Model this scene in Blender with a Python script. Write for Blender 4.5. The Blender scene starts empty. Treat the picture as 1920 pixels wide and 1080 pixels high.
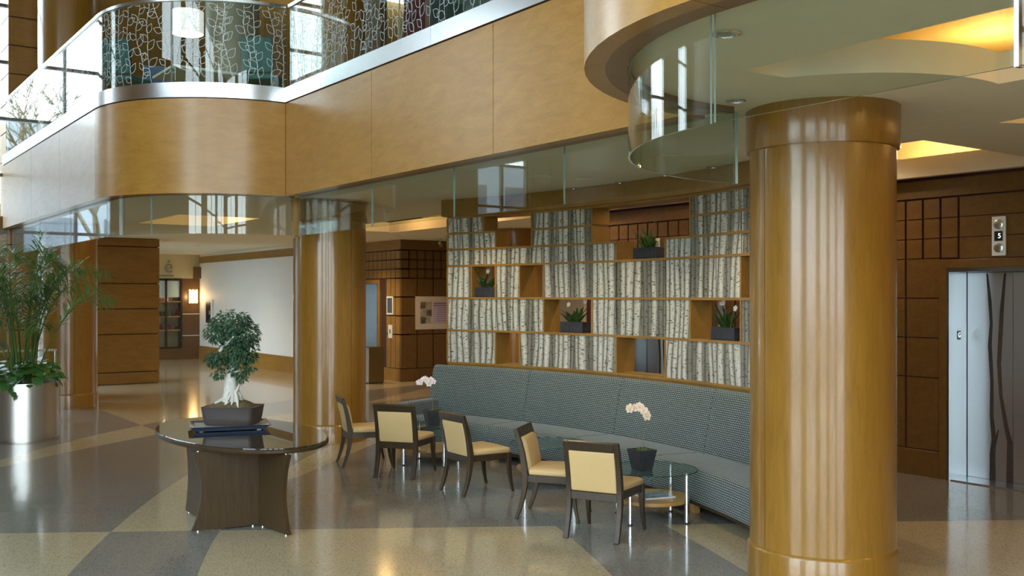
import bpy, bmesh, math, random
from math import sin, cos, pi, sqrt, atan2, radians, hypot
from mathutils import Vector, Matrix

random.seed(7)
SC = bpy.context.scene
COL = SC.collection

# ------------------------------------------------------------------ camera
# world x runs along the building (s), world y runs into the lobby (v)
EYE = 2.05
F = 1866.7                    # focal length in pixels of the 1920 frame
HOR = 555.0                   # horizon row
YAW = math.asin(0.8101)
cam_d = bpy.data.cameras.new('camera')
cam = bpy.data.objects.new('camera', cam_d)
COL.objects.link(cam)
cam.location = (0, 0, EYE)
cam.rotation_euler = (pi / 2, 0, YAW)
cam_d.sensor_width = 36
cam_d.lens = 36 * F / 1920
cam_d.shift_y = (HOR - 540) / 1920
cam_d.clip_end = 300
SC.camera = cam
RX, RY = cos(YAW), sin(YAW)   # camera right in world
FX, FY = -sin(YAW), cos(YAW)  # camera forward in world

# ------------------------------------------------------------------ sky, exposure
world = bpy.data.worlds.new('sky')
SC.world = world
world.use_nodes = True
nt = world.node_tree
nt.nodes.clear()
o = nt.nodes.new('ShaderNodeOutputWorld')
b = nt.nodes.new('ShaderNodeBackground')
tc = nt.nodes.new('ShaderNodeTexCoord')
sx = nt.nodes.new('ShaderNodeSeparateXYZ')
rmp = nt.nodes.new('ShaderNodeValToRGB')
rmp.color_ramp.elements[0].position = 0.42
rmp.color_ramp.elements[0].color = (0.55, 0.60, 0.62, 1)
rmp.color_ramp.elements[1].position = 0.85
rmp.color_ramp.elements[1].color = (0.62, 0.80, 1.0, 1)
e = rmp.color_ramp.elements.new(0.52)
e.color = (0.95, 0.99, 1.0, 1)
mp = nt.nodes.new('ShaderNodeMapRange')
mp.inputs[1].default_value = -1
mp.inputs[2].default_value = 1
nt.links.new(tc.outputs['Generated'], sx.inputs[0])
nt.links.new(sx.outputs['Z'], mp.inputs[0])
nt.links.new(mp.outputs[0], rmp.inputs[0])
nt.links.new(rmp.outputs[0], b.inputs[0])
b.inputs[1].default_value = 7.0
nt.links.new(b.outputs[0], o.inputs[0])

vs = SC.view_settings
SC.display_settings.display_device = 'sRGB'
vs.view_transform = 'Standard'
vs.look = 'None'
vs.gamma = 1
vs.use_curve_mapping = False
vs.exposure = 0.5
SC.cycles.max_bounces = 10
SC.cycles.diffuse_bounces = 5
SC.cycles.glossy_bounces = 5
SC.cycles.transparent_max_bounces = 24
SC.cycles.transmission_bounces = 8
SC.cycles.sample_clamp_indirect = 6
SC.cycles.caustics_reflective = False
SC.cycles.caustics_refractive = False


def area_portal(name, loc, rot, sx_, sy_):
    l = bpy.data.lights.new(name, 'AREA')
    l.shape = 'RECTANGLE'
    l.size = sx_
    l.size_y = sy_
    l.cycles.is_portal = True
    ob = bpy.data.objects.new(name, l)
    COL.objects.link(ob)
    ob.location = loc
    ob.rotation_euler = rot
    return ob


WV = -6.0        # window wall
WS = -21.5       # end wall
area_portal('window_portal', (0.2, WV + 0.25, 4.8), (pi / 2, 0, 0), 15.5, 9.3)
area_portal('window_portal.004', (-27.0, 3.45, 1.7), (pi / 2, 0, 0), 9.0, 3.3)
area_portal('window_portal.005', (-9.4, WV + 0.25, 8.0), (pi / 2, 0, 0), 3.6, 3.1)
area_portal('window_portal.001', (WS + 0.22, 1.8, 4.8), (pi / 2, 0, -pi / 2), 3.0, 9.3)
area_portal('window_portal.002', (WS + 0.22, -4.3, 4.8), (pi / 2, 0, -pi / 2), 1.8, 9.3)
area_portal('window_portal.003', (7.9, -1.8, 4.8), (pi / 2, 0, pi / 2), 7.4, 9.3)


def warm_spot(loc, power, size=2.2, blend=0.6, color=(1.0, 0.78, 0.5)):
    l = bpy.data.lights.new('downlight_beam', 'SPOT')  # shared by the ceiling downlights and the added fill spots
    l.energy = power
    l.spot_size = size
    l.spot_blend = blend
    l.color = color
    l.shadow_soft_size = 0.06
    ob = bpy.data.objects.new('downlight_beam', l)
    COL.objects.link(ob)
    ob.location = loc
    return ob


def warm_point(loc, power, color=(1.0, 0.6, 0.22), r=0.08):
    l = bpy.data.lights.new('cove_lamp', 'POINT')
    l.energy = power
    l.color = color
    l.shadow_soft_size = r
    ob = bpy.data.objects.new('cove_lamp', l)
    COL.objects.link(ob)
    ob.location = loc
    return ob


def cam2w(X, Y):
    """camera right/forward metres -> world x, y"""
    return (X * RX + Y * FX, X * RY + Y * FY)


def px(x, y, z):
    """photo pixel at known height -> world x, y (camera calibration)"""
    Y = (EYE - z) * F / (y - HOR)
    return cam2w((x - 960) * Y / F, Y)


def pxv(x, v):
    """where the sight line of column x meets the plane y = v -> world x"""
    t = (x - 960) / F
    Y = v / (t * RY + FY)
    return Y * (t * RX + FX)


# ------------------------------------------------------------------ node helpers
def new_mat(name):
    m = bpy.data.materials.new(name)
    m.use_nodes = True
    n = m.node_tree
    n.nodes.clear()
    out = n.nodes.new('ShaderNodeOutputMaterial')
    p = n.nodes.new('ShaderNodeBsdfPrincipled')
    n.links.new(p.outputs[0], out.inputs[0])
    return m, n, p


def N(n, t, **kw):
    x = n.nodes.new('ShaderNode' + t)
    for k, v in kw.items():
        setattr(x, k, v)
    return x


def math_n(n, op, a, b=None, c=None):
    x = n.nodes.new('ShaderNodeMath')
    x.operation = op
    for i, q in enumerate((a, b, c)):
        if q is None:
            continue
        if isinstance(q, (int, float)):
            x.inputs[i].default_value = q
        else:
            n.links.new(q, x.inputs[i])
    return x.outputs[0]


def mixc(n, fac, a, b):
    x = n.nodes.new('ShaderNodeMix')
    x.data_type = 'RGBA'
    for i, q in ((0, fac), (6, a), (7, b)):
        if isinstance(q, (int, float)):
            x.inputs[i].default_value = q
        elif isinstance(q, tuple):
            x.inputs[i].default_value = q if len(q) == 4 else q + (1,)
        else:
            n.links.new(q, x.inputs[i])
    return x.outputs[2]


def ramp(n, fac, stops):
    r = n.nodes.new('ShaderNodeValToRGB')
    cr = r.color_ramp
    while len(cr.elements) < len(stops):
        cr.elements.new(0.5)
    for el, (p, c) in zip(cr.elements, stops):
        el.position = p
        el.color = c if len(c) == 4 else tuple(c) + (1,)
    n.links.new(fac, r.inputs[0])
    return r.outputs[0]


def coords(n, kind='Object', scale=(1, 1, 1), rot=(0, 0, 0)):
    t = N(n, 'TexCoord')
    m = N(n, 'Mapping')
    m.inputs['Scale'].default_value = scale
    m.inputs['Rotation'].default_value = rot
    n.links.new(t.outputs[kind], m.inputs[0])
    return m.outputs[0]


def noise(n, vec, scale, detail=3, rough=0.55, dist=0.0):
    x = N(n, 'TexNoise')
    x.inputs['Scale'].default_value = scale
    x.inputs['Detail'].default_value = detail
    x.inputs['Roughness'].default_value = rough
    x.inputs['Distortion'].default_value = dist
    if vec is not None:
        n.links.new(vec, x.inputs['Vector'])
    return x.outputs['Fac']


def plain(name, color, rough=0.5, metal=0.0, spec=0.5, coat=0.0, coat_rough=0.1, var=0.0, vscale=6.0, bump=0.0, bscale=60.0):
    m, n, p = new_mat(name)
    p.inputs['Base Color'].default_value = color + (1,)
    p.inputs['Roughness'].default_value = rough
    p.inputs['Metallic'].default_value = metal
    p.inputs['Specular IOR Level'].default_value = spec
    p.inputs['Coat Weight'].default_value = coat
    p.inputs['Coat Roughness'].default_value = coat_rough
    v = coords(n)
    if var > 0:
        f = noise(n, v, vscale, 4)
        d = tuple(max(0, c * (1 - var)) for c in color)
        l = tuple(min(1, c * (1 + var)) for c in color)
        n.links.new(ramp(n, f, [(0.3, d), (0.7, l)]), p.inputs['Base Color'])
    if bump > 0:
        f = noise(n, v, bscale, 3)
        bp = N(n, 'Bump')
        bp.inputs['Strength'].default_value = bump
        bp.inputs['Distance'].default_value = 0.004
        n.links.new(f, bp.inputs['Height'])
        n.links.new(bp.outputs[0], p.inputs['Normal'])
    return m


def wood(name, dark, light, stretch=(1, 1, 1), scale=4.0, rough=0.32, coat=0.35, coat_rough=0.12, fig=0.4, kind='Object', spec=0.5):
    """figured veneer: long soft grain, a finer fleck and a blotchy chatoyance"""
    m, n, p = new_mat(name)
    v = coords(n, kind, stretch)
    g1 = noise(n, v, scale, 5, 0.6, 0.6)
    g2 = noise(n, v, scale * 9, 3, 0.7, 0.2)
    big = noise(n, coords(n, kind), 1.3, 2)
    f = math_n(n, 'ADD', math_n(n, 'MULTIPLY', g1, 0.6), math_n(n, 'MULTIPLY', g2, 0.4))
    f = math_n(n, 'ADD', f, math_n(n, 'MULTIPLY', math_n(n, 'SUBTRACT', big, 0.5), fig))
    c = ramp(n, f, [(0.32, dark), (0.68, light)])
    n.links.new(c, p.inputs['Base Color'])
    p.inputs['Roughness'].default_value = rough
    p.inputs['Coat Weight'].default_value = coat
    p.inputs['Coat Roughness'].default_value = coat_rough
    p.inputs['Specular IOR Level'].default_value = spec
    return m


def glass_mat(name, tint, ior=1.5, rough=0.0):
    m = bpy.data.materials.new(name)
    m.use_nodes = True
    n = m.node_tree
    n.nodes.clear()
    out = N(n, 'OutputMaterial')
    tr = N(n, 'BsdfTransparent')
    tr.inputs[0].default_value = tint + (1,)
    gl = N(n, 'BsdfGlossy')
    gl.inputs['Roughness'].default_value = rough
    fr = N(n, 'Fresnel')
    ge = N(n, 'NewGeometry')
    fr_i = N(n, 'MapRange')
    fr_i.inputs[3].default_value = ior
    fr_i.inputs[4].default_value = 1 / ior
    n.links.new(ge.outputs['Backfacing'], fr_i.inputs[0])
    n.links.new(fr_i.outputs[0], fr.inputs[0])
    mx = N(n, 'MixShader')
    n.links.new(fr.outputs[0], mx.inputs[0])
    n.links.new(tr.outputs[0], mx.inputs[1])
    n.links.new(gl.outputs[0], mx.inputs[2])
    n.links.new(mx.outputs[0], out.inputs[0])
    return m


def emit(name, color, strength):
    m, n, p = new_mat(name)
    p.inputs['Base Color'].default_value = color + (1,)
    p.inputs['Emission Color'].default_value = color + (1,)
    p.inputs['Emission Strength'].default_value = strength
    return m


# ------------------------------------------------------------------ materials
M = {}
M['fascia'] = wood('maple_veneer', (0.33, 0.158, 0.024), (0.455, 0.240, 0.050), (1, 1, 3.5), 3.5, 0.32, 0.2, 0.2, 0.3)
M['column'] = wood('column_veneer', (0.225, 0.104, 0.0095), (0.325, 0.160, 0.021), (9, 9, 1.0), 3.0, 0.32, 0.7, 0.12, 0.22)
M['soffit'] = wood('soffit_veneer', (0.19, 0.105, 0.045), (0.26, 0.15, 0.07), (1, 1, 1), 5, 0.4, 0.1)
M['panelwood'] = wood('pommele_veneer', (0.105, 0.048, 0.010), (0.175, 0.086, 0.019), (1, 1, 1), 14, 0.35, 0.2, 0.2, 0.3)
M['groove'] = plain('groove_red', (0.075, 0.012, 0.012), 0.6)
M['groove_brown'] = plain('groove_brown', (0.05, 0.018, 0.006), 0.6)
M['bronze'] = plain('bronze_panel', (0.20, 0.14, 0.06), 0.25, 0.8)
M['shelfwood'] = wood('shelf_oak', (0.25, 0.125, 0.022), (0.37, 0.20, 0.042), (1, 1, 1), 6, 0.4, 0.15)
M['darkwood'] = wood('dark_walnut', (0.028, 0.017, 0.008), (0.060, 0.038, 0.020), (3, 3, 0.5), 7, 0.36, 0.05, 0.15, spec=0.3)
M['tablewood'] = wood('table_walnut', (0.036, 0.021, 0.009), (0.070, 0.042, 0.017), (5, 5, 0.5), 8, 0.42, 0.0, 0.2, spec=0.25)
M['honey'] = wood('honey_wood', (0.38, 0.20, 0.05), (0.50, 0.28, 0.08), (1, 1, 1), 6, 0.35, 0.2)
M['pierwood'] = wood('pier_veneer', (0.23, 0.115, 0.020), (0.34, 0.180, 0.038), (1, 1, 3), 4, 0.3, 0.25, 0.15, 0.3)
M['ceiling'] = plain('ceiling_paint', (0.80, 0.77, 0.63), 0.8, var=0.02)
M['cove'] = plain('cove_paint', (0.76, 0.70, 0.54), 0.8, var=0.02)
M['white'] = plain('white_paint', (0.74, 0.75, 0.74), 0.55, var=0.02)
M['beige'] = plain('beige_paint', (0.62, 0.50, 0.36), 0.7, var=0.02)
M['tan'] = plain('tan_paint', (0.60, 0.48, 0.26), 0.7, var=0.03)
M['concrete'] = plain('dark_slab', (0.25, 0.23, 0.2), 0.8)
M['cream'] = plain('cream_leather', (0.62, 0.435, 0.200), 0.42, spec=0.4, var=0.04, vscale=3, bump=0.08, bscale=140)
M['chrome'] = plain('chrome', (0.82, 0.84, 0.86), 0.12, 1.0)
M['black'] = plain('black_plastic', (0.012, 0.012, 0.014), 0.35)
M['stone'] = plain('charcoal_stone', (0.030, 0.032, 0.038), 0.55, var=0.3, vscale=12, bump=0.2)
M['potbrown'] = plain('brown_clay', (0.070, 0.055, 0.050), 0.4, var=0.1, bump=0.05)
M['navy'] = plain('navy_glaze', (0.045, 0.065, 0.105), 0.15, coat=0.6, coat_rough=0.05)
M['soil'] = plain('potting_moss', (0.12, 0.085, 0.035), 0.9, var=0.6, vscale=60, bump=0.8, bscale=90)
M['bark'] = plain('pale_bark', (0.62, 0.59, 0.53), 0.7, var=0.18, vscale=18, bump=0.5, bscale=40)
M['twig'] = plain('twig', (0.20, 0.16, 0.09), 0.7)
M['petal'] = plain('orchid_petal', (0.86, 0.74, 0.70), 0.5, var=0.08, vscale=40)
M['petal_yellow'] = plain('orchid_petal_peach', (0.86, 0.68, 0.48), 0.5, var=0.1, vscale=40)
M['lip'] = plain('orchid_lip', (0.72, 0.42, 0.36), 0.5)
M['teal'] = plain('teal_upholstery', (0.045, 0.16, 0.165), 0.6, var=0.08)
M['blue'] = plain('blue_upholstery', (0.10, 0.17, 0.30), 0.6, var=0.08)
M['maroon'] = plain('maroon_drape', (0.10, 0.014, 0.030), 0.75, var=0.15, vscale=2)
M['tealdrape'] = plain('dark_teal_drape', (0.016, 0.050, 0.050), 0.75, var=0.15, vscale=2)
M['olive'] = plain('olive_plaster', (0.20, 0.18, 0.11), 0.5, var=0.04)
M['linen'] = plain('white_linen', (0.85, 0.85, 0.84), 0.8)
M['plastic_white'] = plain('white_plate', (0.70, 0.70, 0.66), 0.4)
M['paper'] = plain('paper', (0.66, 0.56, 0.46), 0.6)
M['lilac'] = plain('lilac_paper', (0.52, 0.42, 0.58), 0.6)
M['ink'] = plain('ink', (0.09, 0.06, 0.12), 0.7)
M['photo'] = plain('photo_print', (0.14, 0.115, 0.09), 0.4, var=0.8, vscale=14)
M['photo_pale'] = plain('photo_print_pale', (0.38, 0.33, 0.26), 0.4, var=0.4, vscale=10)
M['mag'] = plain('magazine_cover', (0.20, 0.27, 0.36), 0.25, var=0.5, vscale=9)
M['etch'] = plain('etched_line', (0.72, 0.80, 0.78), 0.6)
M['glass'] = glass_mat('clear_glass', (0.90, 0.945, 0.92), 1.5)
M['tableglass'] = glass_mat('table_glass', (0.80, 0.90, 0.87), 1.5)
M['winglass'] = glass_mat('window_glass', (0.93, 0.97, 0.98), 1.3)
M['glassedge'] = plain('glass_edge', (0.26, 0.37, 0.34), 0.15)
M['mullion'] = plain('mullion_metal', (0.12, 0.13, 0.14), 0.35, 0.6)
M['lamp'] = emit('lamp_glow', (1.0, 0.86, 0.62), 5.0)
M['sconceglow'] = emit('sconce_glow', (1.0, 0.72, 0.30), 3.5)
M['shade'] = emit('drum_shade', (0.95, 0.93, 0.90), 0.5)
M['digit'] = emit('display_digit', (0.85, 0.95, 1.0), 1.2)
M['pavement'] = plain('pavement', (0.33, 0.33, 0.32), 0.8, var=0.1, vscale=1)
M['shop'] = plain('shop_goods', (0.22, 0.13, 0.07), 0.6, var=0.6, vscale=6)
M['red'] = plain('red_cloth', (0.45, 0.03, 0.03), 0.6)


def brushed(name, color, rough, stretch, amount=0.12, scale=30):
    m, n, p = new_mat(name)
    v = coords(n, 'Object', stretch)
    f = noise(n, v, scale, 3)
    r = N(n, 'MapRange')
    r.inputs[3].default_value = rough - amount / 2
    r.inputs[4].default_value = rough + amount / 2
    n.links.new(f, r.inputs[0])
    n.links.new(r.outputs[0], p.inputs['Roughness'])
    p.inputs['Base Color'].default_value = color + (1,)
    p.inputs['Metallic'].default_value = 1.0
    return m


M['steel'] = brushed('brushed_steel', (0.74, 0.76, 0.78), 0.24, (1, 1, 40))
M['steelv'] = brushed('brushed_steel_vertical', (0.58, 0.57, 0.54), 0.34, (40, 40, 1))
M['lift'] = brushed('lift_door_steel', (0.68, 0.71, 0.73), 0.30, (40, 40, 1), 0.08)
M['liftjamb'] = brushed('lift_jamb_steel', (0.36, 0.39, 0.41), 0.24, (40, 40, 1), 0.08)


def leaf_mat(name, dark, light, scale=9.0, trans=0.25):
    m, n, p = new_mat(name)
    v = coords(n)
    f = noise(n, v, scale, 2)
    n.links.new(ramp(n, f, [(0.3, dark), (0.7, light)]), p.inputs['Base Color'])
    p.inputs['Roughness'].default_value = 0.38
    p.inputs['Subsurface Weight'].default_value = 0.0
    out = [q for q in n.nodes if q.type == 'OUTPUT_MATERIAL'][0]
    tl = N(n, 'BsdfTranslucent')
    tl.inputs[0].default_value = tuple(min(1, c * 1.6) for c in light) + (1,)
    mx = N(n, 'MixShader')
    mx.inputs[0].default_value = trans
    n.links.new(p.outputs[0], mx.inputs[1])
    n.links.new(tl.outputs[0], mx.inputs[2])
    n.links.new(mx.outputs[0], out.inputs[0])
    return m


M['bonsai'] = leaf_mat('bonsai_leaf', (0.030, 0.080, 0.042), (0.115, 0.205, 0.110), 26)
M['palm'] = leaf_mat('palm_leaf', (0.060, 0.125, 0.030), (0.16, 0.25, 0.07), 5, 0.4)
M['pothos'] = leaf_mat('pothos_leaf', (0.030, 0.10, 0.022), (0.09, 0.22, 0.045), 5)
M['smallplant'] = leaf_mat('orchid_leaf', (0.022, 0.06, 0.014), (0.07, 0.14, 0.035), 12)


def floor_material():
    """polished terrazzo: grey and beige fields that swap across inlaid lines, with chips"""
    m, n, p = new_mat('terrazzo')
    t = N(n, 'TexCoord')
    s = N(n, 'SeparateXYZ')
    n.links.new(t.outputs['Object'], s.inputs[0])
    X, Y = s.outputs[0], s.outputs[1]

    def side(a, b_, bulge=0.0):
        # 1 on the left of the line a->b, a slight bow makes it an arc
        dx, dy = b_[0] - a[0], b_[1] - a[1]
        L = hypot(dx, dy)
        nx, ny = -dy / L, dx / L
        c = -(nx * a[0] + ny * a[1])
        d = math_n(n, 'ADD', math_n(n, 'MULTIPLY', X, nx), math_n(n, 'MULTIPLY_ADD', Y, ny, c))
        if bulge:
            mx_, my_ = (a[0] + b_[0]) / 2, (a[1] + b_[1]) / 2
            q = math_n(n, 'ADD', math_n(n, 'MULTIPLY', X, dx / L), math_n(n, 'MULTIPLY_ADD', Y, dy / L, -(mx_ * dx + my_ * dy) / L))
            d = math_n(n, 'ADD', d, math_n(n, 'MULTIPLY', math_n(n, 'MULTIPLY', q, q), bulge))
        return math_n(n, 'GREATER_THAN', d, 0.0)
    NEAR = math_n(n, 'SUBTRACT', 1.0, side((-9.56, 1.46), (-6.94, 5.55), 0.0))
    tests = [
        side((-10.8, 3.2), (-7.85, 1.59), -0.02),
        side((-8.59, 3.04), (-7.26, 2.39), -0.03),
        math_n(n, 'MULTIPLY', side((-6.63, 5.40), (-5.47, 4.88), 0.03), NEAR),
        math_n(n, 'MULTIPLY', side((-6.36, 6.32), (-5.02, 5.78), 0.02), NEAR),
        side((-9.56, 1.46), (-6.94, 5.55), 0.0),
        math_n(n, 'MULTIPLY', side((-10.48, 4.55), (-12.2, 6.43)), math_n(n, 'GREATER_THAN', Y, 4.5)),
        side((-13.3, 2.0), (-15.1, 4.4), 0.03),
        side((-14.0, 2.1), (-16.7, 4.9), 0.03),
    ]
    acc = tests[0]
    for q in tests[1:]:
        acc = math_n(n, 'ADD', acc, q)
    par = math_n(n, 'MODULO', math_n(n, 'ADD', acc, FLOOR_PHASE), 2.0)
    par = math_n(n, 'GREATER_THAN', par, 0.5)
    base = mixc(n, par, (0.265, 0.250, 0.225), (0.60, 0.49, 0.305))
    vec = coords(n)
    vo = N(n, 'TexVoronoi')
    vo.inputs['Scale'].default_value = 120
    n.links.new(vec, vo.inputs['Vector'])
    sp = N(n, 'SeparateColor')
    n.links.new(vo.outputs['Color'], sp.inputs[0])
    chip = math_n(n, 'GREATER_THAN', sp.outputs[0], 0.80)
    chip2 = math_n(n, 'GREATER_THAN', sp.outputs[1], 0.84)
    base = mixc(n, math_n(n, 'MULTIPLY', chip, 0.42), base, (0.06, 0.052, 0.045))
    base = mixc(n, math_n(n, 'MULTIPLY', chip2, 0.35), base, (0.48, 0.42, 0.31))
    big = noise(n, vec, 0.9, 3)
    base = mixc(n, math_n(n, 'MULTIPLY', big, 0.18), base, (0.16, 0.135, 0.105))
    n.links.new(base, p.inputs['Base Color'])
    p.inputs['Roughness'].default_value = 0.14
    p.inputs['Specular IOR Level'].default_value = 0.6
    p.inputs['Coat Weight'].default_value = 0.25
    p.inputs['Coat Roughness'].default_value = 0.04
    return m


FLOOR_PHASE = 1.0
M['floor'] = floor_material()


def birch_material():
    """printed panel: rows of pale birch trunks with black flecks, two layers deep"""
    m, n, p = new_mat('birch_print')
    uv = N(n, 'UVMap')
    s = N(n, 'SeparateXYZ')
    n.links.new(uv.outputs[0], s.inputs[0])
    U, Z = s.outputs[0], s.outputs[1]

    def vec(a, b_, c=0.0):
        k = N(n, 'CombineXYZ')
        for i, q in enumerate((a, b_, c)):
            if isinstance(q, (int, float)):
                k.inputs[i].default_value = q
            else:
                n.links.new(q, k.inputs[i])
        return k.outputs[0]

    def layer(freq, seed, warp):
        w = noise(n, vec(math_n(n, 'MULTIPLY', U, 1.6), math_n(n, 'MULTIPLY', Z, 0.45), seed), 1.0, 2)
        u = math_n(n, 'ADD', U, math_n(n, 'MULTIPLY', math_n(n, 'SUBTRACT', w, 0.5), warp))
        vo = N(n, 'TexVoronoi', voronoi_dimensions='1D', feature='F1')
        vo.inputs['Scale'].default_value = freq
        vo.inputs['Randomness'].default_value = 0.75
        n.links.new(math_n(n, 'ADD', u, seed), vo.inputs['W'])
        ed = N(n, 'TexVoronoi', voronoi_dimensions='1D', feature='DISTANCE_TO_EDGE')
        ed.inputs['Scale'].default_value = freq
        ed.inputs['Randomness'].default_value = 0.75
        n.links.new(math_n(n, 'ADD', u, seed), ed.inputs['W'])
        sc = N(n, 'SeparateColor')
        n.links.new(vo.outputs['Color'], sc.inputs[0])
        return ed.outputs['Distance'], sc.outputs[0], sc.outputs[1], u
    d1, r1, g1, u1 = layer(10.5, 3.7, 0.34)
    d2, r2, g2, u2 = layer(13.0, 9.1, 0.20)
    # back layer
    back = ramp(n, d2, [(0.0, (0.030, 0.026, 0.018)), (0.07, (0.15, 0.14, 0.105)), (0.4, (0.30, 0.285, 0.225))])
    back = mixc(n, math_n(n, 'MULTIPLY', r2, 0.55), back, (0.12, 0.11, 0.085))
    front = ramp(n, d1, [(0.0, (0.025, 0.020, 0.013)), (0.06, (0.16, 0.15, 0.11)), (0.17, (0.54, 0.52, 0.43)), (0.5, (0.82, 0.80, 0.70))])
    grey = noise(n, vec(math_n(n, 'MULTIPLY', u1, 60), math_n(n, 'MULTIPLY', Z, 2.5), 2.0), 1.0, 3)
    front = mixc(n, math_n(n, 'MULTIPLY', math_n(n, 'MULTIPLY', grey, grey), 1.3), front, (0.24, 0.23, 0.185))
    isback = math_n(n, 'GREATER_THAN', r1, 0.72)
    col = mixc(n, isback, front, back)
    # lenticels and branch scars
    dash = noise(n, vec(math_n(n, 'MULTIPLY', U, 16), math_n(n, 'MULTIPLY', Z, 60), g1), 1.0, 2, 0.6)
    dash = math_n(n, 'GREATER_THAN', dash, 0.625)
    scar = noise(n, vec(math_n(n, 'MULTIPLY', U, 26), math_n(n, 'MULTIPLY', Z, 20), 7.0), 1.0, 3, 0.6, 1.4)
    scar = math_n(n, 'GREATER_THAN', scar, 0.64)
    mark = math_n(n, 'MAXIMUM', dash, scar)
    col = mixc(n, math_n(n, 'MULTIPLY', mark, 0.85), col, (0.018, 0.014, 0.010))
    n.links.new(col, p.inputs['Base Color'])
    p.inputs['Roughness'].default_value = 0.42
    p.inputs['Coat Weight'].default_value = 0.15
    return m


M['birch'] = birch_material()


def fabric_material():
    """woven check: rows of short pale dashes on dark teal"""
    m, n, p = new_mat('sofa_weave')
    uv = N(n, 'UVMap')
    br = N(n, 'TexBrick')
    br.offset = 0.5
    br.inputs['Color1'].default_value = (0.31, 0.365, 0.335, 1)
    br.inputs['Color2'].default_value = (0.23, 0.295, 0.28, 1)
    br.inputs['Mortar'].default_value = (0.018, 0.030, 0.034, 1)
    br.inputs['Scale'].default_value = 1.0
    br.inputs['Mortar Size'].default_value = 0.0062
    br.inputs['Mortar Smooth'].default_value = 0.25
    br.inputs['Brick Width'].default_value = 0.040
    br.inputs['Row Height'].default_value = 0.0215
    n.links.new(uv.outputs[0], br.inputs['Vector'])
    n.links.new(br.outputs['Color'], p.inputs['Base Color'])
    p.inputs['Roughness'].default_value = 0.75
    p.inputs['Sheen Weight'].default_value = 0.2
    return m


M['fabric'] = fabric_material()


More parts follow.
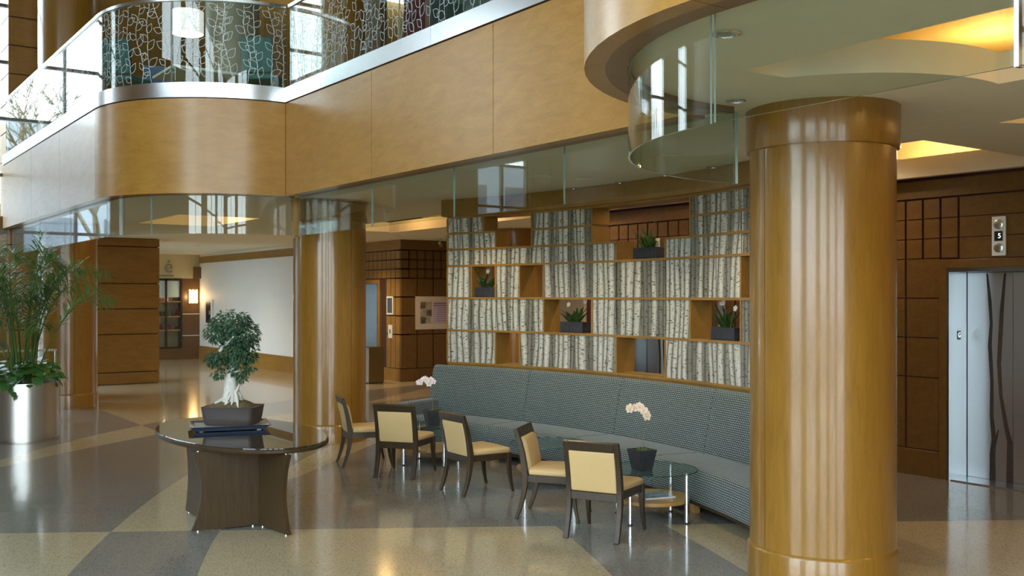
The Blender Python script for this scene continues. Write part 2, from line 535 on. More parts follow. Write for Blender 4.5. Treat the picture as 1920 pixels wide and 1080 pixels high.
# ------------------------------------------------------------------ mesh builder
class MB:
    def __init__(self):
        self.v, self.f, self.mi, self.uv = [], [], [], []

    def face(self, idx, mi=0, uv=None):
        self.f.append(tuple(idx))
        self.mi.append(mi)
        self.uv.append(uv)

    def pts(self, ps):
        k = len(self.v)
        self.v.extend([tuple(p) for p in ps])
        return k

    def box(self, x0, x1, y0, y1, z0, z1, mi=0):
        k = self.pts([(x0, y0, z0), (x1, y0, z0), (x1, y1, z0), (x0, y1, z0), (x0, y0, z1), (x1, y0, z1), (x1, y1, z1), (x0, y1, z1)])
        for q in ((0, 3, 2, 1), (4, 5, 6, 7), (0, 1, 5, 4), (1, 2, 6, 5), (2, 3, 7, 6), (3, 0, 4, 7)):
            self.face([k + i for i in q], mi)
        return self

    def obox(self, c, hx, hy, z0, z1, ang=0.0, taper=1.0, mi=0):
        """box on a centre with a heading; taper scales the top"""
        ca, sa = cos(ang), sin(ang)
        ps = []
        for z, t in ((z0, 1.0), (z1, taper)):
            for a, b_ in ((-1, -1), (1, -1), (1, 1), (-1, 1)):
                x, y = a * hx * t, b_ * hy * t
                ps.append((c[0] + x * ca - y * sa, c[1] + x * sa + y * ca, z))
        k = self.pts(ps)
        for q in ((0, 3, 2, 1), (4, 5, 6, 7), (0, 1, 5, 4), (1, 2, 6, 5), (2, 3, 7, 6), (3, 0, 4, 7)):
            self.face([k + i for i in q], mi)
        return self

    def prism(self, poly, z0, z1, mi=0):
        m_ = len(poly)
        k = self.pts([(p[0], p[1], z0) for p in poly] + [(p[0], p[1], z1) for p in poly])
        self.face([k + i for i in reversed(range(m_))], mi)
        self.face([k + m_ + i for i in range(m_)], mi)
        for i in range(m_):
            j = (i + 1) % m_
            self.face([k + i, k + j, k + m_ + j, k + m_ + i], mi)
        return self

    def band(self, a, b_, z0, z1, mi=0, edge=None):
        """wall between two plan polylines a and b_ (same count); edge = material index of its narrow sides"""
        e_ = mi if edge is None else edge
        m_ = len(a)
        k = self.pts([(p[0], p[1], z0) for p in a] + [(p[0], p[1], z1) for p in a] + [(p[0], p[1], z0) for p in b_] + [(p[0], p[1], z1) for p in b_])
        A0, A1, B0, B1 = k, k + m_, k + 2 * m_, k + 3 * m_
        for i in range(m_ - 1):
            self.face((A0 + i, A0 + i + 1, A1 + i + 1, A1 + i), mi)
            self.face((B0 + i + 1, B0 + i, B1 + i, B1 + i + 1), mi)
            self.face((A1 + i, A1 + i + 1, B1 + i + 1, B1 + i), e_)
            self.face((A0 + i + 1, A0 + i, B0 + i, B0 + i + 1), e_)
        self.face((A0, A1, B1, B0), e_)
        self.face((A0 + m_ - 1, B0 + m_ - 1, B1 + m_ - 1, A1 + m_ - 1), e_)
        return self

    def loft(self, rings, closed_ends=True, mi=0):
        m_ = len(rings[0])
        k = self.pts([p for r in rings for p in r])
        for i in range(len(rings) - 1):
            for j in range(m_):
                a, b_ = k + i * m_ + j, k + i * m_ + (j + 1) % m_
                self.face((a, b_, b_ + m_, a + m_), mi)
        if closed_ends:
            self.face([k + j for j in reversed(range(m_))], mi)
            self.face([k + (len(rings) - 1) * m_ + j for j in range(m_)], mi)
        return self

    def tube(self, path, r, n=8, mi=0):
        path = [Vector(p) for p in path]
        rs = r if isinstance(r, (list, tuple)) else [r] * len(path)
        rings = []
        ref = Vector((0, 0, 1))
        for i, p in enumerate(path):
            d = path[min(i + 1, len(path) - 1)] - path[max(i - 1, 0)]
            if d.length < 1e-9:
                d = Vector((0, 0, 1))
            d.normalize()
            a = ref if abs(d.dot(ref)) < 0.9 else Vector((1, 0, 0))
            u = d.cross(a).normalized()
            w = d.cross(u)
            rings.append([p + (u * cos(2 * pi * j / n) + w * sin(2 * pi * j / n)) * rs[i] for j in range(n)])
        return self.loft(rings, True, mi)

    def lathe(self, prof, n=32, c=(0, 0), mi=0, sx_=1.0, sy_=1.0, ang=0.0):
        rings = []
        ca, sa = cos(ang), sin(ang)
        for r, z in prof:
            ring = []
            for j in range(n):
                x, y = r * sx_ * cos(2 * pi * j / n), r * sy_ * sin(2 * pi * j / n)
                ring.append((c[0] + x * ca - y * sa, c[1] + x * sa + y * ca, z))
            rings.append(ring)
        return self.loft(rings, True, mi)

    def sweep(self, prof, c, a0, a1, n, R, aref, v0=0.0, mi=0):
        """closed (r, z) profile swept about c; uv in metres (arc length at R, length along the profile)"""
        m_ = len(prof)
        cum = [v0]
        for i in range(m_):
            j = (i + 1) % m_
            cum.append(cum[-1] + hypot(prof[j][0] - prof[i][0], prof[j][1] - prof[i][1]))
        ps, us = [], []
        for i in range(n + 1):
            a = a0 + (a1 - a0) * i / n
            us.append((aref - a) * R)
            for r, z in prof:
                ps.append((c[0] + r * cos(a), c[1] + r * sin(a), z))
        k = self.pts(ps)
        for i in range(n):
            for j in range(m_):
                jj = (j + 1) % m_
                q = (k + i * m_ + j, k + i * m_ + jj, k + (i + 1) * m_ + jj, k + (i + 1) * m_ + j)
                self.face(q, mi, ((us[i], cum[j]), (us[i], cum[j + 1]), (us[i + 1], cum[j + 1]), (us[i + 1], cum[j])))
        for i in (0, n):
            idx = [k + i * m_ + j for j in range(m_)]
            uvs = [(prof[j][0], prof[j][1]) for j in range(m_)]
            if i == 0:
                idx.reverse()
                uvs.reverse()
            self.face(idx, mi, tuple(uvs))
        return self

    def build(self, name, mats, parent=None, smooth=None, bevel=0.0, loc=None, seg=2, fix=True):
        me = bpy.data.meshes.new(name)
        vv = self.v
        if loc is not None:
            vv = [(p[0] - loc[0], p[1] - loc[1], p[2] - loc[2]) for p in self.v]
        me.from_pydata(vv, [], self.f)
        if not isinstance(mats, (list, tuple)):
            mats = [mats]
        for q in mats:
            me.materials.append(q)
        for pl, i in zip(me.polygons, self.mi):
            pl.material_index = i
        if any(u is not None for u in self.uv):
            lay = me.uv_layers.new(name='UVMap')
            for pl, u in zip(me.polygons, self.uv):
                if u is not None:
                    for li, q in zip(pl.loop_indices, u):
                        lay.data[li].uv = q
        if fix:
            bm = bmesh.new()
            bm.from_mesh(me)
            bmesh.ops.recalc_face_normals(bm, faces=bm.faces)
            bm.to_mesh(me)
            bm.free()
        if smooth is not None:
            for pl in me.polygons:
                pl.use_smooth = True
            me.set_sharp_from_angle(angle=radians(smooth))
            for pl in me.polygons:      # flat caps stay flat
                if len(pl.vertices) > 8:
                    pl.use_smooth = False
        me.update()
        ob = bpy.data.objects.new(name, me)
        COL.objects.link(ob)
        if loc is not None:
            ob.location = loc
        if parent is not None:
            ob.parent = parent
        if bevel > 0:
            bv = ob.modifiers.new('edge', 'BEVEL')
            bv.width = bevel
            bv.segments = seg
            bv.limit_method = 'ANGLE'
            bv.angle_limit = radians(40)
            if smooth is None:
                for pl in me.polygons:
                    pl.use_smooth = True
                me.set_sharp_from_angle(angle=radians(40))
        return ob


def tag(ob, label=None, cat=None, group=None, kind=None):
    if label:
        ob['label'] = label
    if cat:
        ob['category'] = cat
    if group:
        ob['group'] = group
    if kind:
        ob['kind'] = kind
    return ob


def empty(name, loc=(0, 0, 0), rz=0.0, label=None, cat=None, group=None, kind=None, parent=None):
    ob = bpy.data.objects.new(name, None)
    COL.objects.link(ob)
    ob.empty_display_size = 0.1
    ob.location = loc
    ob.rotation_euler = (0, 0, rz)
    if parent is not None:
        ob.parent = parent
    return tag(ob, label, cat, group, kind)


def copy_tree(root, loc=None, rz=None, label=None, cat=None):
    r = root.copy()
    COL.objects.link(r)
    if loc is not None:
        r.location = loc
    if rz is not None:
        r.rotation_euler = (0, 0, rz)
    if label:
        r['label'] = label
    for ch in list(root.children):
        c = ch.copy()
        COL.objects.link(c)
        c.parent = r
        for g in ch.children:
            d = g.copy()
            COL.objects.link(d)
            d.parent = c
    return r


def piece(name, me_ob, loc, parent, rz=0.0):
    """another object on the mesh of me_ob"""
    ob = me_ob.copy()
    ob.name = name
    COL.objects.link(ob)
    ob.location = loc
    ob.rotation_euler = (0, 0, rz)
    ob.parent = parent
    return ob


def plate(outline, holes, z0, z1, name, mat, parent=None):
    """flat slab with holes: a filled 2D curve turned into a mesh"""
    cu = bpy.data.curves.new(name, 'CURVE')
    cu.dimensions = '2D'
    cu.fill_mode = 'BOTH'
    cu.extrude = (z1 - z0) / 2
    for loop in [outline] + holes:
        sp = cu.splines.new('POLY')
        sp.points.add(len(loop) - 1)
        for pt, q in zip(sp.points, loop):
            pt.co = (q[0], q[1], 0, 1)
        sp.use_cyclic_u = True
    tmp = bpy.data.objects.new(name + '_outline', cu)
    COL.objects.link(tmp)
    dg = bpy.context.evaluated_depsgraph_get()
    me = bpy.data.meshes.new_from_object(tmp.evaluated_get(dg))
    bpy.data.objects.remove(tmp)
    me.transform(Matrix.Translation((0, 0, (z0 + z1) / 2)))
    me.materials.clear()
    me.materials.append(mat)
    ob = bpy.data.objects.new(name, me)
    COL.objects.link(ob)
    if parent is not None:
        ob.parent = parent
    return ob
# ================================================================== SETTING
CEIL = 3.40
FB, FT = 3.35, 4.55           # fascia bottom / top
ST = 4.75                     # top of the steel band
RT = 5.80                     # top of the rail glass
CLx, CRx, CY = -14.1, -3.08, 5.2
RL, RR = 1.9, 2.0
S0, S1 = WS, 8.0              # atrium ends


def seg_pts(seg, a, b_, d, n=1):
    """plan polyline of the balcony edge, d metres inside the fascia face; a..b are s or degrees"""
    out = []
    for i in range(n + 1):
        t = a + (b_ - a) * i / max(n, 1)
        if seg == 'L':
            out.append((t, CY - RL + d))
        elif seg == 'M':
            out.append((t, CY + d))
        elif seg == 'R':
            out.append((t, CY - RR + d))
        elif seg == 'LA':
            r = RL - d
            end = math.degrees(math.asin(max(-1, min(1, d / r))))
            q = radians(-90 + (90 + end) * t)
            out.append((CLx + r * cos(q), CY + r * sin(q)))
        elif seg == 'RA':
            r = RR - d
            end = math.degrees(math.asin(max(-1, min(1, d / r))))
            q = radians(180 - end + (90 + end) * t)
            out.append((CRx + r * cos(q), CY + r * sin(q)))
    return out


def main_lim(d):
    """where the straight run meets the two curves at inset d"""
    return (CLx + sqrt((RL - d) ** 2 - d * d), CRx - sqrt((RR - d) ** 2 - d * d))


def boards(name, parent, runs, d0, d1, z0, z1, mat, gap=0.004, smooth=35, edge=None, n_arc=18):
    obs = []
    for seg, a, b_ in runs:
        n = n_arc if seg in ('LA', 'RA') else 1
        g = gap / (1 if seg in 'LMR' else 3.0)
        A, B = a + (g if b_ > a else -g), b_ - (g if b_ > a else -g)
        m_ = MB().band(seg_pts(seg, A, B, d0, n), seg_pts(seg, A, B, d1, n), z0, z1, 0, edge)
        obs.append(m_.build(name, mat, parent, smooth))
    return obs


# ---- floor and outside ground
fl = MB().box(-36, 9, -6.2, 16, -0.2, 0.0).build('floor', M['floor'])
tag(fl, 'polished terrazzo floor in swapped grey and beige fields', 'floor', kind='structure')
gr = MB().box(-120, 90, -110, -6.2, -0.45, -0.25).build('ground', M['pavement'])
tag(gr, 'grey pavement outside the tall windows', 'ground', kind='structure')

# ---- lobby ceiling, with the two lit recesses
lo, hi = main_lim(0.24)
outline = [(-34.5, CY - RL + 0.24), (CLx, CY - RL + 0.24)]
outline += seg_pts('LA', 0, 1, 0.24, 20)[1:]
outline += seg_pts('RA', 0, 1, 0.24, 20)
outline += [(S1, CY - RR + 0.24), (S1, 15), (-34.5, 15)]
COLR = (-4.56, 6.09)
holeA = [(-4.02, 4.62), (0.2, 4.62), (0.2, 6.2)]
for i in range(13):
    q = radians(6 - i * (6 + 63) / 12)
    holeA.append((COLR[0] + 1.25 * cos(q), COLR[1] + 1.25 * sin(q)))
holeB = [(-4.9, 7.95), (-4.9, 10.22), (-18.5, 10.22), (-18.5, 8.75), (-6.9, 8.75), (-6.0, 7.95)]
holeC = [(-4.06, 7.62), (-2.2, 7.15), (-1.2, 8.9), (-3.55, 8.6)]
holeD = [(-19.0, 5.2), (-16.6, 5.2), (-16.6, 6.6), (-19.0, 6.6)]
ceil = plate(outline, [holeA, holeB, holeC, holeD], CEIL, CEIL + 0.2, 'ceiling', M['ceiling'])
tag(ceil, 'cream lobby ceiling with lit recesses over the columns', 'ceiling', kind='structure')
# upper slab closes the recesses; its top is the balcony floor
lo2, hi2 = main_lim(0.12)
outl = [(-34.5, CY - RL + 0.12), (CLx, CY - RL + 0.12)] + seg_pts('LA', 0, 1, 0.12, 20)[1:] + seg_pts('RA', 0, 1, 0.12, 20) + [(S1, CY - RR + 0.12), (S1, 15), (-34.5, 15)]
slab = plate(outl, [], 3.92, 4.6, 'ceiling_slab', M['tan'])
tag(slab, 'upper floor slab above the lit ceiling recesses', 'slab', kind='structure')

# ---- balcony fascia
fas = empty('trim_1', label='honey maple fascia of the curving balcony', cat='fascia', kind='structure')
ml, mh = main_lim(0.0)
MAIN = [('M', ml, -9.84), ('M', -9.84, -7.48), ('M', -7.48, mh)]
LEFT = [('L', -21.3, -18.5), ('L', -18.5, -16.3), ('L', -16.3, CLx)]
RIGHT = [('R', CRx, -0.6), ('R', -0.6, 1.9), ('R', 1.9, 4.4), ('R', 4.4, S1)]
boards('fascia_panel', fas, LEFT + [('LA', 0, 1)] + MAIN + [('RA', 0, 1)] + RIGHT, 0.0, 0.12, FB, FT, M['fascia'])
# backing so the joints read dark
boards('joint_backing', fas, [('L', -21.3, CLx), ('LA', 0, 1), ('M', ml, mh), ('RA', 0, 1), ('R', CRx, S1)], 0.03, 0.10, FB + 0.01, FT - 0.01, M['groove_brown'], gap=0.0)
sof = empty('trim_2', label='brown soffit strip under the balcony edge', cat='soffit', kind='structure')
boards('soffit_board', sof, [('L', -21.3, CLx), ('LA', 0, 1), ('M', ml + .02, mh - .02), ('RA', 0, 1), ('R', CRx, S1)], 0.12, 0.245, FB + 0.001, FB + 0.06, M['soffit'], gap=0.002)

# ---- brushed steel band over the fascia
band = empty('trim_3', label='brushed steel band running along the top of the balcony fascia', cat='band', kind='structure')
boards('steel_strip', band, [('L', -21.3, -17.4), ('L', -17.4, CLx), ('LA', 0, 1), ('M', ml, -8.55), ('M', -8.55, mh), ('RA', 0, 1), ('R', CRx, 2.0), ('R', 2.0, S1)], -0.018, 0.10, FT + 0.012, ST, M['steel'], gap=0.002)
boards('shadow_gap', band, [('L', -21.3, CLx), ('LA', 0, 1), ('M', ml, mh), ('RA', 0, 1), ('R', CRx, S1)], 0.01, 0.10, FT - 0.002, FT + 0.014, M['groove_brown'], gap=0)

# ---- glass balustrade with etched leaf sprays
rail = empty('glass_balustrade', label='glass balustrade etched with leaf sprays along the upper balcony', cat='balustrade')
GD = 0.045
RUNS = [('L', -21.25, -18.9), ('L', -18.9, -16.5), ('L', -16.5, CLx), ('LA', 0, 0.5), ('LA', 0.5, 1), ('M', ml + .03, -9.3), ('M', -9.3, -7.2), ('M', -7.2, mh - .03), ('RA', 0, 0.5), ('RA', 0.5, 1), ('R', CRx, 0.0), ('R', 0.0, 3.0)]
panes = boards('rail_pane', rail, RUNS, GD, GD + 0.012, ST - 0.05, RT, [M['glass'], M['glassedge']], gap=0.006, edge=1)
boards('handrail', rail, [('L', -21.25, CLx), ('LA', 0, 1), ('M', ml + .01, mh - .01), ('RA', 0, 1), ('R', CRx, 3.0)], GD - 0.02, GD + 0.032, RT - 0.005, RT + 0.035, M['steel'], gap=0.0)


def etch(seg, a, b_, length, pane, seed):
    """stems with pointed leaf outlines, as a thin raised line on the pane"""
    rnd = random.Random(seed)
    m_ = MB()

    def pos(u, z, off=0.0):
        t = a + (b_ - a) * (u / length)
        (x, y), = seg_pts(seg, t, t, GD - 0.0015 - off, 0) or [(0, 0)]
        return (x, y, z)

    def line(pts, w):
        for (u0, z0), (u1, z1) in zip(pts[:-1], pts[1:]):
            du, dz = u1 - u0, z1 - z0
            L = hypot(du, dz)
            if L < 1e-6:
                continue
            nu, nz = -dz / L * w / 2, du / L * w / 2
            q = [(u0 + nu, z0 + nz), (u1 + nu, z1 + nz), (u1 - nu, z1 - nz), (u0 - nu, z0 - nz)]
            if all(0.005 < x[0] < length - 0.005 and ST < x[1] < RT - 0.01 for x in q):
                k = m_.pts([pos(*x) for x in q])
                m_.face((k, k + 1, k + 2, k + 3))
    u = rnd.uniform(0.0, 0.06)
    while u < length:
        z = ST - 0.05 + rnd.uniform(0, 0.1)
        ang = pi / 2 + rnd.uniform(-0.35, 0.35)
        cu, cz = u, z
        sidef = rnd.choice((-1, 1))
        while cz < RT:
            pts = [(cu, cz)]
            for _ in range(4):
                ang += rnd.uniform(-0.12, 0.12)
                ang += (pi / 2 - ang) * 0.08
                cu += cos(ang) * 0.027
                cz += sin(ang) * 0.027
                pts.append((cu, cz))
            line(pts, 0.0045)
            sidef = -sidef
            la = ang + sidef * rnd.uniform(0.55, 1.0)
            L = rnd.uniform(0.115, 0.165)
            W = L * rnd.uniform(0.27, 0.34)
            for sg in (-1, 1):
                p = []
                for i in range(9):
                    t = i / 8
                    al = L * t
                    ac = sg * W * sin(pi * t ** 0.85) * (1 - 0.15 * t)
                    p.append((cu + cos(la) * al - sin(la) * ac, cz + sin(la) * al + cos(la) * ac))
                line(p, 0.0045)
        u += rnd.uniform(0.125, 0.175)
    if m_.f:
        ob = m_.build('etched_leaves', M['etch'], pane, fix=False)
        ob['kind'] = 'stuff'


for (seg, a, b_), pn, sd in zip(RUNS, panes, range(50)):
    if seg in ('R',) or (seg == 'L' and a < -17):
        continue
    Ln = abs(b_ - a) if seg in 'LMR' else abs(b_ - a) * RL * pi / 2
    etch(seg, a, b_, Ln, pn, 100 + sd)

# ---- frameless glass screen hanging below the balcony
HG = 2.85
scr = empty('glass_screen', label='frameless glass screen hanging from the balcony soffit', cat='screen')
LD = 0.15
l2, h2 = main_lim(0.25)
RUN2 = [('L', -21.2, -18.6), ('L', -18.6, -16.3), ('L', -16.3, CLx), ('LA', 0, 0.36), ('LA', 0.36, 0.66), ('LA', 0.66, 1)]
boards('screen_pane', scr, RUN2, LD, LD + 0.012, HG, FB + 0.01, [M['glass'], M['glassedge']], gap=0.004, edge=1)
boards('screen_pane', scr, [('M', l2 + .02, -10.3), ('M', -10.3, -8.54), ('M', -8.54, -6.76), ('M', -6.76, h2 - 0.02)], 0.25, 0.262, HG, FB + 0.01, [M['glass'], M['glassedge']], gap=0.004, edge=1)
boards('screen_pane', scr, [('RA', 0, 0.96), ('R', CRx - .1, -1.77), ('R', -1.77, -0.3), ('R', -0.3, 1.2)], 0.25, 0.262, HG, FB + 0.01, [M['glass'], M['glassedge']], gap=0.004, edge=1)
cl = MB()
cl.box(-1.778, -1.762, CY - RR + 0.238, CY - RR + 0.274, HG - 0.005, FB)
cl.build('joint_clip', M['chrome'], scr)
# wooden corner stop where the left curve meets the straight run
cs = MB().box(l2 - 0.03, l2 + 0.04, CY + 0.22, CY + 0.30, HG - 0.02, FB + 0.01).build('corner_stop', M['fascia'], scr)

# ---- columns
COLM = (-13.09, 6.25)
COLL = (-19.87, 4.17)
COLB = (-16.4, 12.0)


def column(c, r, label, top=CEIL, upper=True, seam=pi):
    root = empty('column', (c[0], c[1], 0), label=label, cat='column', kind='structure')
    rs = r + 0.018
    for nm, prof in (('base', [(rs, 0.0), (rs, 0.235), (rs - 0.006, 0.252), (r, 0.262)]),
                     ('capital', [(r, top - 0.30), (rs + 0.004, top - 0.30), (rs + 0.010, top - 0.27), (rs + 0.010, top)])):
        MB().lathe(prof, 72).build(nm, M['column'], root, 40)
    # the shaft is two veneer shells with a seam between them
    for a0, a1 in ((seam + 0.006, seam + pi - 0.006), (seam + pi + 0.006, seam + 2 * pi - 0.006)):
        n = 40
        outp = [(r * cos(a0 + (a1 - a0) * i / n), r * sin(a0 + (a1 - a0) * i / n)) for i in range(n + 1)]
        inp = [(x * 0.96, y * 0.96) for x, y in outp]
        MB().band(outp, inp, 0.25, top - 0.29).build('shaft_shell', M['column'], root, 35)
    MB().lathe([(r * 0.955, 0.2), (r * 0.955, top - 0.2)], 40).build('core', M['groove_brown'], root, 40)
    if upper:
        MB().lathe([(r, 4.6), (r, 9.5)], 56).build('upper_shaft', M['column'], root, 40)
    return root


COLRAD = 0.512
column(COLR, COLRAD, 'large honey wood column at the right, nearest of the columns', seam=radians(-102))
column(COLM, COLRAD, 'honey wood column behind the cream chairs in the middle', seam=radians(190))
column(COLL, COLRAD, 'honey wood column behind the palm planter')
column(COLB, COLRAD, 'dark wood column standing beyond the birch screen', upper=False)

# ---- stone-coursed wooden piers (courses with dark joints)


def pier(x0, x1, y0, y1, z0, z1, levels, label, name='pier'):
    root = empty(name, ((x0 + x1) / 2, (y0 + y1) / 2, 0), label=label, cat='pier', kind='structure')
    hx, hy = (x1 - x0) / 2, (y1 - y0) / 2
    MB().box(-hx + 0.03, hx - 0.03, -hy + 0.03, hy - 0.03, z0, z1).build('core', M['groove_brown'], root)
    lv = [z0] + levels + [z1]
    for a, b_ in zip(lv[:-1], lv[1:]):
        MB().box(-hx, hx, -hy, hy, a + 0.012, b_ - 0.012).build('board', M['pierwood'], root)
    return root


pier(-25.2, -24.0, 5.35, 7.06, 0, CEIL, [0.28, 1.16, 1.75, 2.34, 3.2], 'square wood pier of stacked boards between the left column and the cafe')
pier(-22.2, -21.32, 3.40, 4.7, 0, 9.5, [0.28 + 0.553 * i for i in range(1, 17)], 'tall wood pier of stacked boards at the left window')

# ---- elevator wall
EW = 10.45
wr = empty('wall_back', label='dark figured wood lift wall with a grid of red-jointed panels', cat='wall', kind='structure')
LIFT1 = (-6.14, -5.04)
LIFT2 = (-11.35, -10.25)
mb = MB()
xs = [(-12.4, LIFT2[0]), (LIFT2[1], LIFT1[0]), (LIFT1[1], 8.0)]
for a, b_ in xs:
    mb.box(a, b_, EW + 0.025, EW + 0.3, 0, CEIL)
for a, b_ in (LIFT1, LIFT2):
    mb.box(a, b_, EW + 0.025, EW + 0.3, 2.36, CEIL)
mb.build('backing', M['groove'], wr)
# cornice band and ceiling lip are plain boards
for a, b_ in ((-12.4, -8.7), (-8.7, -5.0), (-5.0, 0.0)):
    MB().box(a + .003, b_ - .003, EW - 0.012, EW + 0.03, 3.165, 3.36).build('cornice_board', M['panelwood'], wr)
MB().box(-18.5, 8, 10.2, 10.27, 3.38, 3.60).build('cove_lip', M['cove'], wr)
MB().box(-18.5, 8, 10.27, 11.1, 3.42, 3.44).build('cove_shelf', M['cove'], wr)
MB().box(-18.5, 8, 11.0, 11.1, 3.44, 3.92).build('cove_back', M['cove'], wr)
ROWS = [(2.925, 3.15), (2.70, 2.925), (2.475, 2.70)]
BIG = [(2.025, 2.475), (1.575, 2.025), (1.125, 1.575), (0.30, 1.125)]
CASE = 0.095


def blocked(a, b_, z0):
    for l in (LIFT1, LIFT2):
        if b_ > l[0] - CASE and a < l[1] + CASE and z0 < 2.36 + CASE:
            return True
    return False


def tile_mesh(w, h, name, parent, gx=0.014, gz=0.006, mat=None, th=0.05):
    ob = MB().box(gx, w - gx, 0, th, gz, h - gz).build(name, mat or M['panelwood'], parent)
    return ob


sm = None
P0 = 0.2145
x = LIFT1[0] - CASE - 26 * P0
k = 0
while x < -4.0:
    for z0, z1 in ROWS:
        if blocked(x, x + P0, z0) or x < -12.4 or (-6.05 < x < -5.1):
            continue
        if sm is None:
            sm = tile_mesh(P0, 0.225, 'panel_tile', wr)
            sm.location = (x, EW, z0)
        else:
            piece('panel_tile', sm, (x, EW, z0), wr)
    x += P0
bgs = {}
x = LIFT1[0] - CASE - 26 * P0
while x < -4.0:
    for z0, z1 in BIG:
        if blocked(x + .05, x + 2 * P0 - .05, z0) or x < -12.4:
            continue
        h = round(z1 - z0, 3)
        if h not in bgs:
            bgs[h] = tile_mesh(2 * P0, h, 'panel_board', wr)
            bgs[h].location = (x, EW, z0)
        else:
            piece('panel_board', bgs[h], (x, EW, z0), wr)
    x += 2 * P0
for a, b_ in ((-6.02, -4.952),):
    for z0, z1 in ((2.46, 2.70), (2.70, 2.925), (2.925, 3.15)):
        MB().box(a + .012, b_, EW, EW + 0.05, z0 + .005, z1 - .005).build('panel_board', M['panelwood'], wr)
for a, b_ in ((-12.4, LIFT2[0] - CASE), (LIFT2[1] + CASE, LIFT1[0] - CASE), (LIFT1[1] + CASE, 3)):
    MB().box(a, b_, EW - 0.02, EW + 0.03, 0, 0.295).build('baseboard', M['panelwood'], wr, bevel=0.006)
# end of the lift wall and the cream room beyond
mbr = MB().box(-12.45, -12.4, EW, 14, 0, CEIL).build('wall_return', M['beige'])
tag(mbr, 'end of the lift wall facing the far room', 'wall', kind='structure')
wb = MB().box(-34, 8, 14, 14.2, 0, 9.5).build('wall_far', M['beige'])
tag(wb, 'beige wall seen through the gaps of the birch screen', 'wall', kind='structure')


def branch(mbx, pts, ws, y):
    """flat printed branch on a door: strip of varying width"""
    L, R_ = [], []
    for i, (p, w) in enumerate(zip(pts, ws)):
        L.append((p[0] - w / 2, y, p[1]))
        R_.append((p[0] + w / 2, y, p[1]))
    k_ = mbx.pts(L + R_)
    m_ = len(pts)
    for i in range(m_ - 1):
        mbx.face((k_ + i, k_ + m_ + i, k_ + m_ + i + 1, k_ + i + 1))


def print_mat():
    m, n, p = new_mat('branch_print')
    v = coords(n)
    vo = N(n, 'TexVoronoi')
    vo.inputs['Scale'].default_value = 90
    n.links.new(v, vo.inputs['Vector'])
    n.links.new(ramp(n, vo.outputs['Distance'], [(0.25, (0.10, 0.075, 0.05)), (0.55, (0.035, 0.018, 0.014))]), p.inputs['Base Color'])
    p.inputs['Roughness'].default_value = 0.4
    return m


M['branchprint'] = print_mat()


def text_mesh(body, size, name, mat, parent, loc, rot, extrude=0.002, align='CENTER'):
    cu = bpy.data.curves.new(name, 'FONT')
    cu.body = body
    cu.size = size
    cu.extrude = extrude
    cu.align_x = align
    cu.align_y = 'CENTER'
    tmp = bpy.data.objects.new(name + '_t', cu)
    COL.objects.link(tmp)
    dg = bpy.context.evaluated_depsgraph_get()
    me = bpy.data.meshes.new_from_object(tmp.evaluated_get(dg))
    bpy.data.objects.remove(tmp)
    me.materials.clear()
    me.materials.append(mat)
    ob = bpy.data.objects.new(name, me)
    COL.objects.link(ob)
    ob.location = loc
    ob.rotation_euler = rot
    ob.parent = parent
    return ob


def lift(n, l, label, H=2.36):
    root = empty('door_%d' % n, (l[0], EW, 0), label=label, cat='elevator', kind='structure')
    w = l[1] - l[0]
    for a, b_ in ((-CASE, 0), (w, w + CASE)):
        MB().box(a, b_, -0.03, 0.05, 0, H + CASE).build('casing', M['panelwood'], root, bevel=0.004)
    MB().box(0, w, -0.03, 0.05, H, H + CASE).build('casing', M['panelwood'], root, bevel=0.004)
    D = 0.36
    for a, b_ in ((0, 0.025), (w - 0.025, w)):
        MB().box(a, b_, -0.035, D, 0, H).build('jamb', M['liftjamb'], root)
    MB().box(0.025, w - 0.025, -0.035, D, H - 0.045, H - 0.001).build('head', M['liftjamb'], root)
    MB().box(0.025, w - 0.025, -0.02, D, 0.0, 0.012).build('sill', M['steel'], root)
    for i in range(2):
        a = 0.03 + i * (w - 0.06) / 2
        dl = MB().box(a + .002, a + (w - .06) / 2 - .002, D - 0.02, D + 0.02, 0.014, H - 0.05).build('door_leaf', M['lift'], root)
        pr = MB()
        y = D - 0.0215
        o_ = a
        wd = (w - .06) / 2
        branch(pr, [(o_ + wd * q, z) for q, z in ((.56, .014), (.56, .3), (.59, .46), (.54, .72), (.545, 1.1), (.50, 1.5), (.53, 1.75), (.50, 2.0), (.44, 2.3))],
               (.07, .065, .055, .045, .04, .045, .035, .04, .02), y)
        branch(pr, [(o_ + wd * q, z) for q, z in ((.57, .34), (.64, .48), (.69, .58))], (.045, .03, .008), y - .0003)
        branch(pr, [(o_ + wd * q, z) for q, z in ((.93, .014), (.93, .45), (.86, .6), (.74, .95), (.70, 1.3), (.73, 1.6), (.76, 1.9), (.83, 2.3))],
               (.08, .06, .05, .04, .045, .05, .045, .025), y)
        pr.build('branch_print', M['branchprint'], dl, fix=False)
    # floor indicator on the left jamb
    ip = MB().box(0.0255, 0.030, 0.14, 0.20, 1.56, 1.66).build('floor_indicator', M['black'], root)
    text_mesh('G', 0.075, 'indicator_letter', M['digit'], ip, (0.031, 0.17, 1.61), (pi / 2, 0, pi / 2), 0.0005)
    return root


lift(1, LIFT1, 'steel lift doors printed with dark branches at the right edge')
lift(2, LIFT2, 'steel lift doors glimpsed through the low gap in the birch screen')
MB().box(-12.4, 8, EW + 0.4, EW + 0.6, 0, CEIL).build('wall_shaft', M['groove_brown'])['kind'] = 'structure'


